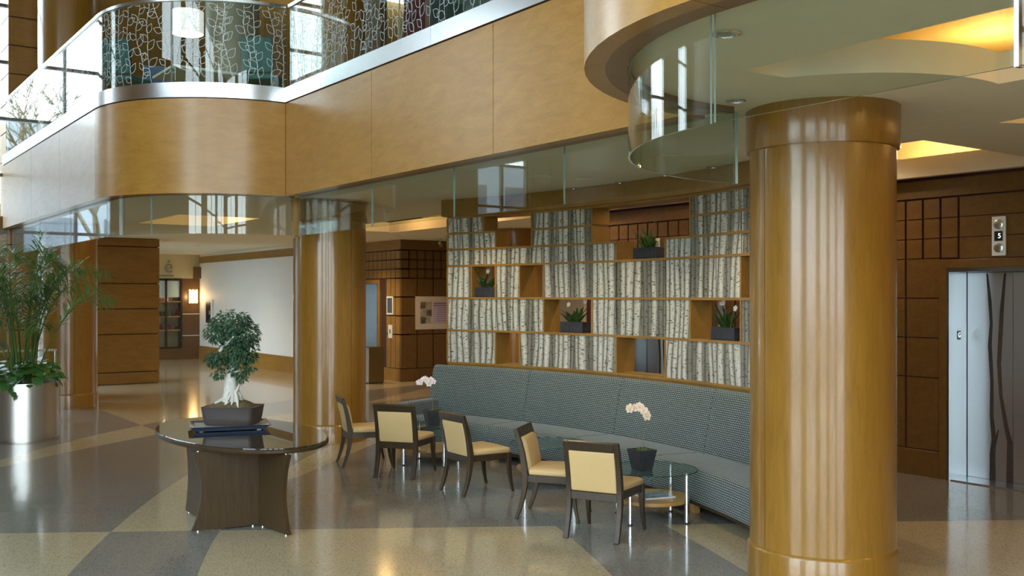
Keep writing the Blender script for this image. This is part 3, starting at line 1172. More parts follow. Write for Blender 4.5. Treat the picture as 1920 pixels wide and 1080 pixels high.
def indicator(x, zc, label, digit='5'):
    root = empty('lift_indicator', (x, EW - 0.002, zc), label=label, cat='indicator')
    MB().box(-0.075, 0.075, -0.018, 0, -0.21, 0.21).build('plate', M['plastic_white'], root, bevel=0.004)
    for z in (0.125, -0.125):
        MB().lathe([(0.05, 0), (0.05, 0.008), (0.038, 0.012), (0.0, 0.012)], 24).build('lens', M['steel'], root, 40).matrix_local = Matrix.Translation((0, -0.018, z)) @ Matrix.Rotation(pi / 2, 4, 'X')
    d = MB().box(-0.045, 0.045, -0.022, -0.016, -0.052, 0.052).build('display', M['black'], root)
    text_mesh(digit, 0.075, 'digit', M['digit'], d, (0.012, -0.0235, 0), (pi / 2, 0, 0), 0.0005)
    return root


indicator(-5.56, 2.69, 'white lift indicator plate with two round lights and a 5 display above the right lift')
indicator(-10.75, 2.70, 'white lift indicator plate glimpsed behind the topmost black planter')
cp = empty('call_station', (-9.47, EW - 0.002, 1.83), label='steel call plate on the wood wall behind the right-hand shelf planter', cat='plate')
MB().box(-0.07, 0.07, -0.016, 0, -0.24, 0.16).build('plate', M['steel'], cp, bevel=0.003)
MB().box(-0.03, 0.03, -0.02, -0.014, 0.09, 0.14).build('button', M['plastic_white'], cp)
cq = empty('call_station', (pxv(1668, EW), EW - 0.002, 1.72), label='white call plate half hidden behind the right edge of the big column', cat='plate')
MB().box(-0.10, 0.10, -0.016, 0, -0.19, 0.19).build('plate', M['plastic_white'], cq, bevel=0.003)
MB().box(-0.02, 0.02, -0.02, -0.014, -0.05, 0.05).build('button', M['steel'], cq)

# ---- far block with the picture, a lift on its flank
FS, FV = -20.8, 11.78
wl = empty('wall_block', label='wood block wall of square panels behind the middle column', cat='wall', kind='structure')
MB().box(FS - 0.3, FS - 0.025, FV + 0.025, 14, 0, CEIL).build('backing', M['groove_brown'], wl)
L3 = (-23.0, -21.9)
for a, b_, z in ((-26.5, L3[0], 0), (L3[0], L3[1], 2.36), (L3[1], FS - 0.025, 0)):
    MB().box(a, b_, FV + 0.025, FV + 0.3, z, CEIL).build('backing', M['groove_brown'], wl)
MB().box(FS - 0.04, FS, FV, 14, 3.165, CEIL).build('cornice_board', M['panelwood'], wl)
MB().box(-26.5, FS - 0.04, FV, FV + 0.04, 3.165, CEIL).build('cornice_board', M['pierwood'], wl)
MB().box(FS - 0.04, FS + 0.01, FV - .01, 14, 0, 0.30).build('baseboard', M['panelwood'], wl)
MB().box(L3[1] + CASE, FS - 0.04, FV - 0.01, FV + 0.04, 0, 0.30).build('baseboard', M['pierwood'], wl)
sm2 = bm2 = None
x = FV
i = 0
while x < 13.9:
    for z0, z1 in ROWS:
        ob = MB().box(-0.05, 0, 0.015, 0.210, 0.014, 0.211).build('panel_tile', M['panelwood'], wl) if sm2 is None else piece('panel_tile', sm2, (0, 0, 0), wl)
        sm2 = sm2 or ob
        ob.location = (FS, x, z0)
    x += 0.225
x = FV
first = {}
while x < 13.7:
    for z0, z1 in BIG:
        h = round(z1 - z0, 3)
        if h not in first:
            first[h] = MB().box(-0.05, 0, 0.015, 0.435, 0.014, h - 0.014).build('panel_board', M['panelwood'], wl)
            ob = first[h]
        else:
            ob = piece('panel_board', first[h], (0, 0, 0), wl)
        ob.location = (FS, x, z0)
    x += 0.45
x = FS - 0.045
sm3 = None
first = {}
i = 0
while x > -24.4:
    for z0, z1 in ROWS:
        if sm3 is None:
            sm3 = MB().box(0.012, 0.213, 0, 0.05, 0.014, 0.211).build('panel_tile', M['pierwood'], wl)
            ob = sm3
        else:
            ob = piece('panel_tile', sm3, (0, 0, 0), wl)
        ob.location = (x - 0.225, FV, z0)
    for z0, z1 in BIG:
        if L3[0] - CASE - .1 < x - 0.112 < L3[1] + CASE:
            continue
        if i % 2 and x < -21.5:
            continue
        w = 0.225 if x > -21.5 else 0.45
        h = (w, round(z1 - z0, 3))
        if h not in first:
            first[h] = MB().box(0.012, w - 0.012, 0, 0.05, 0.014, h[1] - 0.014).build('panel_board', M['pierwood'], wl)
            ob = first[h]
        else:
            ob = piece('panel_board', first[h], (0, 0, 0), wl)
        ob.location = (x - w, FV, z0)
    x -= 0.225
    i += 1
d3 = empty('door_3', (L3[0], FV, 0), label='steel lift doors on the far wall beside the middle column', cat='elevator', kind='structure')
for a, b_ in ((-CASE, 0), (1.1, 1.1 + CASE)):
    MB().box(a, b_, -0.03, 0.05, 0, 2.36 + CASE).build('casing', M['pierwood'], d3)
MB().box(0, 1.1, -0.03, 0.05, 2.36, 2.36 + CASE).build('casing', M['pierwood'], d3)
for a, b_ in ((0, 0.03), (1.07, 1.1)):
    MB().box(a, b_, -0.03, 0.3, 0, 2.36).build('jamb', M['liftjamb'], d3)
for a in (0.03, 0.55):
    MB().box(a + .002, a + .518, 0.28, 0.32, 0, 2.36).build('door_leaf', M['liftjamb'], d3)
# notices and call plate on that flank
np_ = empty('notice_plate', (-21.32, FV - 0.002, 1.82), label='small grey notice plate beside the far lift', cat='sign')
MB().box(-0.16, 0.16, -0.012, 0, -0.22, 0.22).build('frame', M['plastic_white'], np_)
MB().box(-0.12, 0.12, -0.015, -0.01, -0.18, 0.18).build('sheet', M['steel'], np_)
np2 = empty('call_station', (-21.30, FV - 0.002, 1.19), label='small white call plate below the notice by the far lift', cat='plate')
MB().box(-0.10, 0.10, -0.012, 0, -0.16, 0.16).build('plate', M['plastic_white'], np2)
MB().box(-0.03, 0.03, -0.018, -0.01, -0.05, 0.05).build('button', M['steel'], np2)
# low box by the lift
bn = empty('waste_bin', (-20.95, 11.1, 0), label='shiny waist-high box standing by the far lift', cat='bin')
MB().box(-0.2, 0.2, -0.2, 0.2, 0.02, 0.86).build('body', M['bronze'], bn, bevel=0.006)
MB().box(-0.19, 0.19, -0.206, -0.2, 0.03, 0.84).build('steel_face', M['steelv'], bn)
MB().box(-0.18, 0.18, -0.18, 0.18, 0.0, 0.02).build('plinth', M['black'], bn)

# framed poster on the block wall
po = empty('poster', (FS + 0.002, 12.17, 1.24), label='framed poster of small photos beside a lilac sheet on the wood block', cat='poster')
MB().box(0, 0.03, 0, 1.15, 0, 0.80).build('frame', M['paper'], po, bevel=0.006)
fac_ = [M['photo'], M['photo_pale'], M['photo_pale'], M['photo'], M['photo'], M['photo_pale']]
for i in range(6):
    r, c = divmod(i, 2)
    MB().box(0.03, 0.033, 0.13 + c * 0.165, 0.13 + c * 0.165 + 0.155, 0.50 - r * 0.18, 0.50 - r * 0.18 + 0.17).build('print', fac_[i], po)
sh = MB().box(0.03, 0.032, 0.48, 1.02, 0.13, 0.67).build('lilac_sheet', M['lilac'], po)
tx = MB()
rr = random.Random(5)
for i in range(9):
    z = 0.62 - i * 0.053
    y = 0.52 if i < 2 else 0.60
    while y < 0.98:
        w = rr.uniform(0.02, 0.06)
        tx.box(0.032, 0.0326, y, min(y + w, 0.99), z, z + (0.022 if i < 2 else 0.012))
        y += w + 0.015
tx.build('print_lines', M['ink'], sh)

# ---- white wall on the left, with dado and crown
ww = MB().box(-32.5, -24.3, 10.86, 11.0, 0.42, 3.12).build('wall_left', M['white'])
tag(ww, 'plain white wall left of the middle column', 'wall', kind='structure')
tag(MB().box(-32.5, -24.3, 10.83, 11.02, 0, 0.42).build('baseboard_left', M['pierwood']), 'honey wood baseboard of the white wall', 'baseboard', kind='structure')
tag(MB().box(-32.5, -24.3, 10.83, 11.02, 3.12, 3.33).build('trim_4', M['pierwood']), 'honey wood crown board of the white wall', 'trim', kind='structure')
MB().box(-32.5, -24.3, 10.86, 11.0, 3.33, CEIL).build('trim_5', M['ceiling'])['kind'] = 'structure'
MB().box(-24.4, -24.3, 10.86, FV + .1, 0, CEIL).build('wall_link', M['pierwood'])['kind'] = 'structure'
fc = empty('fire_cabinet', (-31.6, 10.855, 1.52), label='white-framed fire cabinet with dark glass at the end of the white wall', cat='cabinet')
MB().box(-0.38, 0.38, -0.02, 0, -0.42, 0.42).build('frame', M['white'], fc, bevel=0.005)
MB().box(-0.22, 0.22, -0.026, -0.018, -0.33, 0.33).build('glass_door', M['black'], fc)
MB().box(0.13, 0.17, -0.045, -0.026, -0.05, 0.05).build('handle', M['chrome'], fc)

# ---- cafe front at the far end
CS = -32.5
sw = empty('wall_cafe', label='far wood and beige cafe front with a glazed case', cat='wall', kind='structure')
MB().box(CS - 0.2, CS, 3.4, 9.35, 0, CEIL).build('panel', M['panelwood'], sw)
MB().box(CS - 0.2, CS + 0.02, 9.3, 10.86, 2.62, CEIL).build('panel', M['tan'], sw)
MB().box(CS - 0.2, CS, 10.28, 10.86, 0, 2.66).build('panel', M['panelwood'], sw)
MB().box(CS - 0.2, CS + 0.15, 10.64, 10.86, 2.62, 3.0).build('panel', M['panelwood'], sw)
for z in (0.75, 1.45):
    MB().box(CS, CS + 0.006, 10.3, 10.84, z, z + 0.025).build('joint_strip', M['plastic_white'], sw)
MB().box(CS - 0.2, CS + .01, 9.35, 10.28, 0, 0.35).build('panel', M['panelwood'], sw)
sg = empty('cafe_sign', (CS + 0.03, 9.84, 2.97), label='pale raised cafe lettering on the beige wall beside the pier', cat='sign')
M['sign'] = plain('sign_letter', (0.26, 0.26, 0.20), 0.5)
text_mesh('é', 0.62, 'letter', M['sign'], sg, (0, 0, 0.02), (pi / 2, 0, pi / 2), 0.012)
MB().box(0, 0.012, -0.30, 0.16, -0.30, -0.24).build('underline', M['sign'], sg)
cs_ = empty('display_case', (CS - 0.02, 9.8, 0.35), label='glazed display case with shelves of goods in the cafe front', cat='case')
MB().box(-0.42, -0.38, -0.47, 0.48, 0, 2.27).build('back', M['tan'], cs_)
for y0, y1, z0, z1 in ((-0.47, -0.41, 0, 2.27), (0.42, 0.48, 0, 2.27), (-0.06, 0.0, 0, 2.27), (-0.41, -0.06, 0, .06), (0, 0.42, 0, .06), (-0.41, .42, 2.2, 2.27)):
    MB().box(0, 0.05, y0, y1, z0, z1).build('frame_bar', M['darkwood'], cs_)
for z in (0.58, 1.02, 1.50):
    MB().box(-0.38, 0.04, -0.41, 0.42, z, z + 0.03).build('shelf', M['honey'], cs_)
MB().box(0.01, 0.018, -0.41, 0.42, 0.06, 2.2).build('pane', M['winglass'], cs_)
MB().box(-0.36, 0.0, -0.40, 0.41, 1.66, 2.19).build('blind', M['linen'], cs_)
warm_point((CS - 0.18, 9.8, 2.0), 3, (1, 0.7, 0.4))
rr = random.Random(11)
for z in (0.61, 1.05, 1.53):
    y = 9.44
    while y < 10.18:
        h = rr.uniform(0.08, 0.22)
        w = rr.uniform(0.06, 0.13)
        if z < 1.5 or True:
            ob = MB().obox((CS - 0.2, y + w / 2), 0.06, w / 2, 0.35 + z, 0.35 + z + (min(h, .11) if z > 1.5 else h), rr.uniform(-.3, .3), 0.8).build('shop_goods', rr.choice([M['shop'], M['plastic_white'], M['stone'], M['red']]), loc=(CS - 0.2, y + w / 2, 0.35 + z))
            tag(ob, 'small %s packet on the %s shelf of the cafe display case' % (ob.data.materials[0].name.split('_')[0].replace('shop', 'brown').replace('charcoal', 'dark'), {0.61: 'lowest', 1.05: 'middle', 1.53: 'topmost'}[z]), 'goods', 'goods in the cafe case')
        y += w + rr.uniform(0.03, 0.06)
# sconce
sc_ = empty('wall_sconce', (CS + 0.005, 10.62, 2.02), label='glowing amber sconce of glass bars beside the cafe case', cat='sconce')
MB().box(0, 0.03, -0.13, 0.13, -0.22, 0.22).build('back_plate', M['honey'], sc_)
for i in range(5):
    y = -0.13 + i * 0.055
    MB().box(0.05, 0.11, y, y + 0.045, -0.20 + 0.02 * (i % 2), 0.24 - 0.03 * (i % 2)).build('glass_bar', M['sconceglow'], sc_)
for z in (-0.14, 0.14):
    MB().box(0.03, 0.125, -0.15, 0.16, z, z + 0.02).build('clip', M['steel'], sc_)
warm_point((CS + 0.3, 10.55, 2.02), 5, (1, 0.72, 0.35))

# ---- outer shell
tag(MB().box(-34, -33.8, 3.2, 14.2, 0, CEIL + .2).build('wall_end', M['beige']), 'end wall beyond the cafe', 'wall', kind='structure')
tag(MB().box(-34, -31.5, 3.2, 3.4, 0, CEIL + .2).box(-22.5, WS, 3.2, 3.4, 0, CEIL + .2).build('wall_side', M['pierwood']), 'wood wall closing the lobby towards the street', 'wall', kind='structure')
tag(MB().box(8.0, 8.2, 2.0, 14.2, -.2, 9.6).box(8.0, 8.2, -6.2, -5.6, -.2, 9.6).build('wall_right', M['fascia']), 'wood wall at the near end of the atrium', 'wall', kind='structure')
tag(MB().box(WS - 0.3, 8.2, WV - .2, 14.2, 9.5, 9.7).build('ceiling_atrium', M['ceiling']), 'high atrium ceiling', 'ceiling', kind='structure')
tag(MB().box(WS - 0.9, WS - 0.7, 3.4, 14.2, 4.6, 9.5).build('wall_upper', M['pierwood']), 'wood end wall of the upper floor', 'wall', kind='structure')


def window_wall(name, x0, x1, along, at, label, bays, pier_w, H1=9.5):
    """tall glazing: piers, mullions, transoms and panes, each its own piece"""
    root = empty(name, label=label, cat='window', kind='structure')

    def put(a, b_, t0, t1, z0, z1, nm, mat):
        if along == 'x':
            MB().box(a, b_, at + t0, at + t1, z0, z1).build(nm, mat, root)
        else:
            MB().box(at + t0, at + t1, a, b_, z0, z1).build(nm, mat, root)
    W = (x1 - x0) / bays
    H0 = 0.0
    for i in range(bays + 1):
        c = x0 + i * W
        put(max(c - pier_w / 2, x0), min(c + pier_w / 2, x1), -0.15, 0.15, H0, H1, 'window_pier', M['pierwood'])
    for i in range(bays):
        a, b_ = x0 + i * W + pier_w / 2, x0 + (i + 1) * W - pier_w / 2
        mid = (a + b_) / 2
        for c in (a + .03, mid, b_ - .03):
            put(c - 0.03, c + 0.03, -0.06, 0.06, H0, H1, 'mullion', M['mullion'])
        for z in (0.05, 1.1, 2.2, 3.3, 4.4, 5.5, 6.6, 7.7, 8.8):
            if z > H1:
                continue
            put(a, b_, -0.05, 0.05, z - 0.03, z + 0.03, 'transom', M['mullion'])
        for p_, q_ in ((a + .06, mid - .03), (mid + .03, b_ - .06)):
            put(p_, q_, -0.006, 0.006, 0.08, H1 - 0.05, 'window_pane', M['winglass'])


window_wall('window_1', -7.6, 8.0, 'x', WV, 'tall window wall of the atrium facing the street', 3, 1.7)
window_wall('window_2', 0.3, 4.2, 'y', WS, 'tall end window at the left of the atrium', 1, 0.12)
window_wall('window_3', -5.2, -3.4, 'y', WS, 'narrow end window in the corner of the atrium', 1, 0.12)
window_wall('window_4', -5.6, 2.0, 'y', 8.1, 'tall window at the near end of the atrium', 2, 0.9)
for a, b_ in ((WV - .2, -5.2), (-3.4, 0.3)):
    tag(MB().box(WS - .15, WS + .15, a, b_, 0, 9.5).build('wall_left_end', M['pierwood']), 'wood wall between the end windows', 'wall', kind='structure')
tag(MB().box(WS, -11.2, WV - .15, WV + .15, 0, 9.5).box(-11.2, -7.6, WV - .15, WV + .15, 0, 7.3).build('wall_front', M['pierwood']), 'wood wall in the street corner of the atrium', 'wall', kind='structure')

window_wall('window_5', -31.5, -22.5, 'x', 3.3, 'windows of the cafe passage, added to daylight the white wall', 3, 0.3, CEIL)  # window added out of view to throw daylight on the white wall

cw = empty('window_6', label='high corner window of the atrium', cat='window', kind='structure')
for x in (-11.17, -10.0, -8.8, -7.63):
    MB().box(x - .03, x + .03, WV - .06, WV + .06, 7.3, 9.5).build('mullion', M['mullion'], cw)
for x in (-11.14, -9.97, -8.77):
    MB().box(x, x + 1.13, WV - .006, WV + .006, 7.3, 9.5).build('window_pane', M['winglass'], cw)

# ---- the street outside: a building added to dim reflected sky, and bare trees
bl = empty('building', (-52, -8, -0.25), label='pale grey building added across the street to dim the reflected sky', cat='building')
MB().box(-6, 0, -30, 34, 0, 10.6).build('wall', plain('grey_facade', (0.30, 0.33, 0.36), 0.8), bl)
fw = None
for i in range(15):
    for z in (1.0, 4.2, 7.4):
        if fw is None:
            fw = MB().box(-0.1, 0.06, 0, 2.6, 0, 1.9).build('window', plain('facade_glass', (0.05, 0.07, 0.09), 0.1), bl)
            ob = fw
        else:
            ob = piece('window', fw, (0, 0, 0), bl)
        ob.location = (0, -29 + i * 4.1, z)


def bare_tree(x, y, h, seed, label):
    rt = empty('bare_tree', (x, y, -0.25), label=label, cat='tree')
    rn = random.Random(seed)
    tm = MB()

    def grow(p, d, L, r, dep):
        q = p + d * L
        tm.tube([p, p + d * L * .5 + Vector((rn.uniform(-.05, .05), rn.uniform(-.05, .05), 0)) * L, q], [r, r * .85, r * .65], 5)
        if dep == 0:
            return
        for _ in range(3 if dep > 1 else 4):
            nd = (d + Vector((rn.uniform(-.8, .8), rn.uniform(-.8, .8), rn.uniform(-.15, .5)))).normalized()
            grow(q, nd, L * rn.uniform(.6, .85), r * .6, dep - 1)
    grow(Vector((0, 0, 0)), Vector((0, 0, 1)), h * .32, .13, 5)
    tm.build('branches', M['twig'], rt, fix=False)['kind'] = 'stuff'


bare_tree(-30.5, -0.5, 9, 3, 'bare street tree outside the left end window')
bare_tree(-36.0, 1.2, 10, 6, 'bare street tree farther off outside the left end window')

# ---- downlights


def fmt_light(p, z, r, lit, label, group, power=0):
    x, y = p
    root = empty('downlight', (x, y, z), label=label, cat='downlight', group=group)
    ring = MB().lathe([(r * 0.78, -0.001), (r, -0.001), (r, -0.010), (r * 0.80, -0.014), (r * 0.78, -0.010)], 24).build('trim_ring', M['chrome'] if not lit else M['ceiling'], root, 40)
    MB().lathe([(r * 0.79, -0.006), (r * 0.79, -0.003), (0.0, -0.003)], 24).build('lens', M['lamp'] if lit else M['steel'], root, 40)
    if power:
        warm_spot((x, y, z - 0.05), power)


LIT = [(1262, 291, 'round lit downlight nearest the curved glass, over the right end of the birch screen'), (1018, 330, 'round lit downlight over the middle of the birch screen'),
       (840, 358, 'round lit downlight over the left end of the birch screen beam'), (748, 443, 'round lit downlight at the top of the wood block wall'), (962, 423, 'round lit downlight seen through the top left gap of the birch screen')]
for q in LIT:
    p = px(q[0], q[1], CEIL)
    fmt_light(p, CEIL, 0.105, True, q[2], 'lit ceiling downlights', 45)
for q in [(412, 398, 'lit downlight behind the curved left glass, nearest its middle'), (555, 407, 'lit downlight just left of the middle column capital'), (313, 452, 'tiny lit downlight above the cafe sign'), (371, 460, 'tiny lit downlight above the end of the white wall')]:
    p = px(q[0], q[1], CEIL)
    fmt_light(p, CEIL, 0.08, True, q[2], 'lit ceiling downlights on the left', 40)
fmt_light(px(1362, 61, CEIL), CEIL, 0.075, False, 'chrome ringed downlight nearest the curved glass, unlit', None)
fmt_light(px(1380, 187, CEIL), CEIL, 0.07, False, 'chrome ringed downlight just left of the big column capital, unlit', None)
for q in [(965, 306, 'small unlit downlight left of the lit one over the middle of the screen'), (1162, 341, 'small unlit downlight before the screen, between the speaker and the right lit downlight'), (1245, 327, 'small unlit downlight just below the right lit downlight'), (1335, 312, 'small unlit downlight nearest the left side of the big column'), (1075, 352, 'small unlit downlight close to the screen beam under the round speaker')]:
    fmt_light(px(q[0], q[1], CEIL), CEIL, 0.06, False, q[2], 'unlit downlights before the birch screen')
spk = px(1096, 336, CEIL)
so = MB().lathe([(0.11, -0.001), (0.11, -0.006), (0.10, -0.010), (0.0, -0.010)], 28).build('ceiling_speaker', M['ceiling'], None, 40, loc=(0, 0, 0))
so.location = (spk[0], spk[1], CEIL)
tag(so, 'flat round white speaker in the ceiling before the birch screen', 'speaker')
# spot head near the block wall
spp = px(825, 447, CEIL)
sh_ = empty('track_spot', (spp[0], spp[1], CEIL), label='little chrome swivel spotlight under the ceiling by the block wall', cat='spotlight')
MB().lathe([(0.05, 0), (0.05, -0.015)], 16).build('base', M['chrome'], sh_, 40)
MB().tube([(0, 0, -0.015), (0, 0, -0.12)], 0.01).build('stem', M['chrome'], sh_)
MB().tube([(0.08, -0.03, -0.17), (-0.06, 0.02, -0.11)], [0.05, 0.035], 12).build('head', M['chrome'], sh_, 40)

# ---- lamps of the deep lobby, several added out of sight to brighten it
for q in [(-7.6, 9.3), (-10.8, 9.3)]:
    pass
# cove lamps behind the recess lips, plus some added to brighten the long lip
for p, pw in (((-3.7, 6.9, 3.68), 14), ((-1.6, 5.9, 3.70), 22), ((-6.4, 10.42, 3.66), 26), ((-17.2, 9.4, 3.72), 18), ((-14.5, 9.3, 3.72), 14), ((-11, 9.3, 3.72), 10), ((-9.5, 10.6, 3.54), 8), ((-12.5, 10.6, 3.54), 8), ((-16.0, 10.6, 3.54), 8), ((-2.6, 8.2, 3.72), 14), ((-17.6, 6.3, 3.72), 18)):
    warm_point(p, pw)
# unseen fill spots added in the long recess to brighten the deep lobby
for p in ((-7.0, 9.4, 3.85), (-9.0, 9.4, 3.85), (-12, 9.5, 3.85), (-15, 9.5, 3.85)):
    warm_spot(p, 60, 2.6, 0.8, (1.0, 0.82, 0.58))

fmt_light((-14.3, 12.2), CEIL, 0.085, True, 'added lit downlight brightening the far room beyond the birch screen', None)  # fixture and spot added to brighten the room past the screen
warm_spot((-14.3, 12.2, 3.36), 70, 2.6, 0.8, (1.0, 0.84, 0.66))
fmt_light((-21.6, 10.6), CEIL, 0.085, True, 'added lit downlight brightening the wall by the far lift', None)  # fixture and spot added to brighten the lift flank of the block
warm_spot((-21.6, 10.6, 3.36), 160, 2.2, 0.8, (1.0, 0.80, 0.52))
# ================================================================== BIRCH SCREEN AND SOFA (one shared arc)
def circle3(a, b_, c):
    ax, ay = a
    bx, by = b_
    cx, cy = c
    d = 2 * (ax * (by - cy) + bx * (cy - ay) + cx * (ay - by))
    ux = ((ax * ax + ay * ay) * (by - cy) + (bx * bx + by * by) * (cy - ay) + (cx * cx + cy * cy) * (ay - by)) / d
    uy = ((ax * ax + ay * ay) * (cx - bx) + (bx * bx + by * by) * (ax - cx) + (cx * cx + cy * cy) * (bx - ax)) / d
    return (ux, uy), hypot(ax - ux, ay - uy)


AC, AR = circle3((-11.87, 7.50), (-9.35, 8.02), (-6.75, 7.80))


def arc_at(x):
    """angle on the screen arc seen at photo column x"""
    t = (x - 960) / F
    dx, dy = t * RX + FX, t * RY + FY
    A = dx * dx + dy * dy
    B = -2 * (dx * AC[0] + dy * AC[1])
    C = AC[0] ** 2 + AC[1] ** 2 - AR * AR
    r = (-B + sqrt(B * B - 4 * A * C)) / (2 * A)
    return atan2(r * dy - AC[1], r * dx - AC[0])


ALEFT = arc_at(838.5)
MOD = (ALEFT - arc_at(1388)) / 12.0      # one shelf module in radians
print('arc radius', AR, 'module', MOD * AR, 'left', AC[0] + AR * cos(ALEFT), AC[1] + AR * sin(ALEFT))
KEND = 14


def ak(k):
    return ALEFT - k * MOD


root = empty('birch_screen', label='curved oak shelving screen filled with birch trunk printed panels behind the sofa', cat='shelving')
LEV = [1.115, 1.57, 2.02, 2.47, 2.70, 2.925, 3.15]
ROWK = {'F': (0, [(0, 2), (3, 7), (9, KEND)]), 'E': (1, [(0, 4), (6, 10), (12, KEND)]), 'D': (2, [(0, 1), (2, 3), (4, 12), (13, KEND)]),
        'C': (3, [(0, 7), (9, KEND)]), 'B': (4, [(0, 2), (3.5, 6), (10, KEND)]), 'A': (5, [(0, 1.5), (3.5, 6), (10, KEND)])}
filled = [[False] * (KEND * 2) for _ in range(6)]
for nm, (r, runs) in ROWK.items():
    for a, b_ in runs:
        for h in range(int(a * 2), int(b_ * 2)):
            filled[r][h] = True
DEP = 0.30
rndb = random.Random(3)


def arcseg(name, mat, k0, k1, r0, r1, z0, z1, parent, n=None, v0=None, bevel=0.0):
    n = n or max(1, int(round((k1 - k0) * 1.5)))
    prof = [(r0, z0), (r0, z1), (r1, z1), (r1, z0)]
    return MB().sweep(prof, AC, ak(k0), ak(k1), n, AR, ALEFT, z0 if v0 is None else v0).build(name, mat, parent, 30, bevel)


for r in range(6):
    z0, z1 = LEV[r] + 0.012, LEV[r + 1] - 0.012
    step = 1 if r >= 3 else 2
    h = 0
    while h < KEND * 2:
        if filled[r][h]:
            w = min(step, KEND * 2 - h)
            if step == 2 and (h % 2 or not filled[r][h + 1]):
                w = 1
            j = rndb.uniform(-0.004, 0.004)
            arcseg('birch_panel', M['birch'], h / 2 + 0.014, (h + w) / 2 - 0.014, AR + 0.012 + j, AR + 0.06, z0, z1, root, 2)
            h += w
        else:
            h += 1
# shelves: a run wherever a panel (or a plant shelf) sits above or below
PLANT_SHELF = {(2, 3), (2, 2), (1, 8), (1, 9), (1, 20), (1, 21), (1, 22), (1, 23), (3, 14), (3, 15), (3, 16), (3, 17), (0, 14), (0, 15), (0, 16), (0, 17), (0, 4), (0, 5)}
for lv in range(7):
    h = 0
    run = None
    for h in range(KEND * 2 + 1):
        need = False
        if h < KEND * 2:
            up = lv < 6 and filled[lv][h]
            dn = lv > 0 and filled[lv - 1][h]
            need = up or dn or lv == 0 or lv == 6 or lv in (1, 2, 3)
            if lv in (1, 2, 3, 4, 5) and not (up or dn):
                need = lv in (1, 2, 3)
        if need and run is None:
            run = h
        if not need and run is not None:
            arcseg('shelf', M['shelfwood'], run / 2, h / 2, AR, AR + DEP, LEV[lv] - 0.014, LEV[lv] + 0.014, root)
            run = None
# uprights where a panel run meets an opening
for r in range(6):
    for h in range(KEND * 2 + 1):
        a = filled[r][h - 1] if h > 0 else None
        b_ = filled[r][h] if h < KEND * 2 else None
        if a is None or b_ is None or a != b_:
            k = h / 2
            arcseg('divider', M['shelfwood'], k - 0.03, k + 0.03, AR + 0.002, AR + DEP, LEV[r] + 0.0145, LEV[r + 1] - 0.0145, root, 1)
# slim mullions between panels in the wide rows
arcseg('plinth', M['shelfwood'], 0, KEND, AR + 0.02, AR + DEP, 0.0, 1.10, root, 20)
bm_ = arcseg('beam', M['panelwood'], -0.14, KEND + 0.1, AR - 0.06, AR + DEP + 0.06, 3.165, CEIL - 0.002, None, 24, 0, 0.004)
bm_.data.materials.clear()
bm_.data.materials.append(M['shelfwood'])
tag(bm_, 'curved wood beam above the birch screen', 'beam', kind='structure')


def on_arc(k, dr, z):
    a = ak(k)
    return (AC[0] + (AR + dr) * cos(a), AC[1] + (AR + dr) * sin(a), z), a + pi / 2 + pi


# ---- sofa
sofa = empty('banquette_sofa', label='long curved banquette sofa in teal and grey checked weave under the birch screen', cat='sofa')
KJ = [-0.30, 3.78, 7.65, 11.45, 17.0]
for i in range(4):
    a, b_ = KJ[i] + (0.012), KJ[i + 1] - 0.012
    nseg = 10
    prof = [(AR - 0.035, 0.12), (AR - 0.035, 1.04), (AR - 0.055, 1.075), (AR - 0.10, 1.09), (AR - 0.145, 1.07), (AR - 0.17, 1.02), (AR - 0.235, 0.72), (AR - 0.285, 0.46), (AR - 0.285, 0.30), (AR - 0.24, 0.12)]
    MB().sweep(prof, AC, ak(a), ak(b_), nseg, AR, ALEFT).build('backrest', M['fabric'], sofa, 50, 0.012)
    prof = [(AR - 0.30, 0.14), (AR - 0.30, 0.43), (AR - 0.36, 0.450), (AR - 0.80, 0.455), (AR - 0.875, 0.440), (AR - 0.905, 0.40), (AR - 0.915, 0.28), (AR - 0.915, 0.14)]
    a2 = a if i else 0.15
    MB().sweep(prof, AC, ak(a2), ak(b_), nseg, AR, ALEFT).build('seat', M['fabric'], sofa, 50, 0.012)
prof = [(AR - 0.06, 0.12), (AR - 0.06, 0.60), (AR - 0.09, 0.63), (AR - 0.90, 0.63), (AR - 0.955, 0.61), (AR - 0.965, 0.57), (AR - 0.965, 0.12)]
MB().sweep(prof, AC, ak(-0.32), ak(0.12), 3, AR, ALEFT).build('armrest', M['fabric'], sofa, 50, 0.03)
prof = [(AR - 0.25, 0.09), (AR - 0.25, 0.14), (AR - 0.86, 0.14), (AR - 0.86, 0.09)]
MB().sweep(prof, AC, ak(-0.2), ak(16.9), 34, AR, ALEFT).build('base_frame', M['darkwood'], sofa, 40)
for k in (0.0, 3.78, 7.65, 11.2, 13.0):
    for dr in (-0.80, -0.30):
        p, a = on_arc(k, dr, 0)
        MB().obox(p, 0.045, 0.03, 0, 0.14, a, 1.1).build('foot', M['honey'], sofa)

# ---- little planters on the shelves


def strap_leaf(m_, base, az, L, W, rise, droop, n=6):
    """arching strap leaf, a folded strip"""
    pr = []
    for i in range(n + 1):
        t = i / n
        h = L * t * cos(droop * t * 0.6) * 0.55
        z = rise * L * (t - droop * 0.45 * t * t)
        w = W * (sin(pi * min(1, t * 0.92 + 0.08)) ** 0.7)
        c = Vector((base[0] + cos(az) * h, base[1] + sin(az) * h, base[2] + z))
        s = Vector((-sin(az), cos(az), 0)) * w / 2
        pr.append((c - s, c + Vector((0, 0, -w * 0.2)), c + s))
    k_ = m_.pts([q for r3 in pr for q in r3])
    for i in range(n):
        for j in (0, 1):
            a = k_ + i * 3 + j
            m_.face((a, a + 1, a + 4, a + 3))


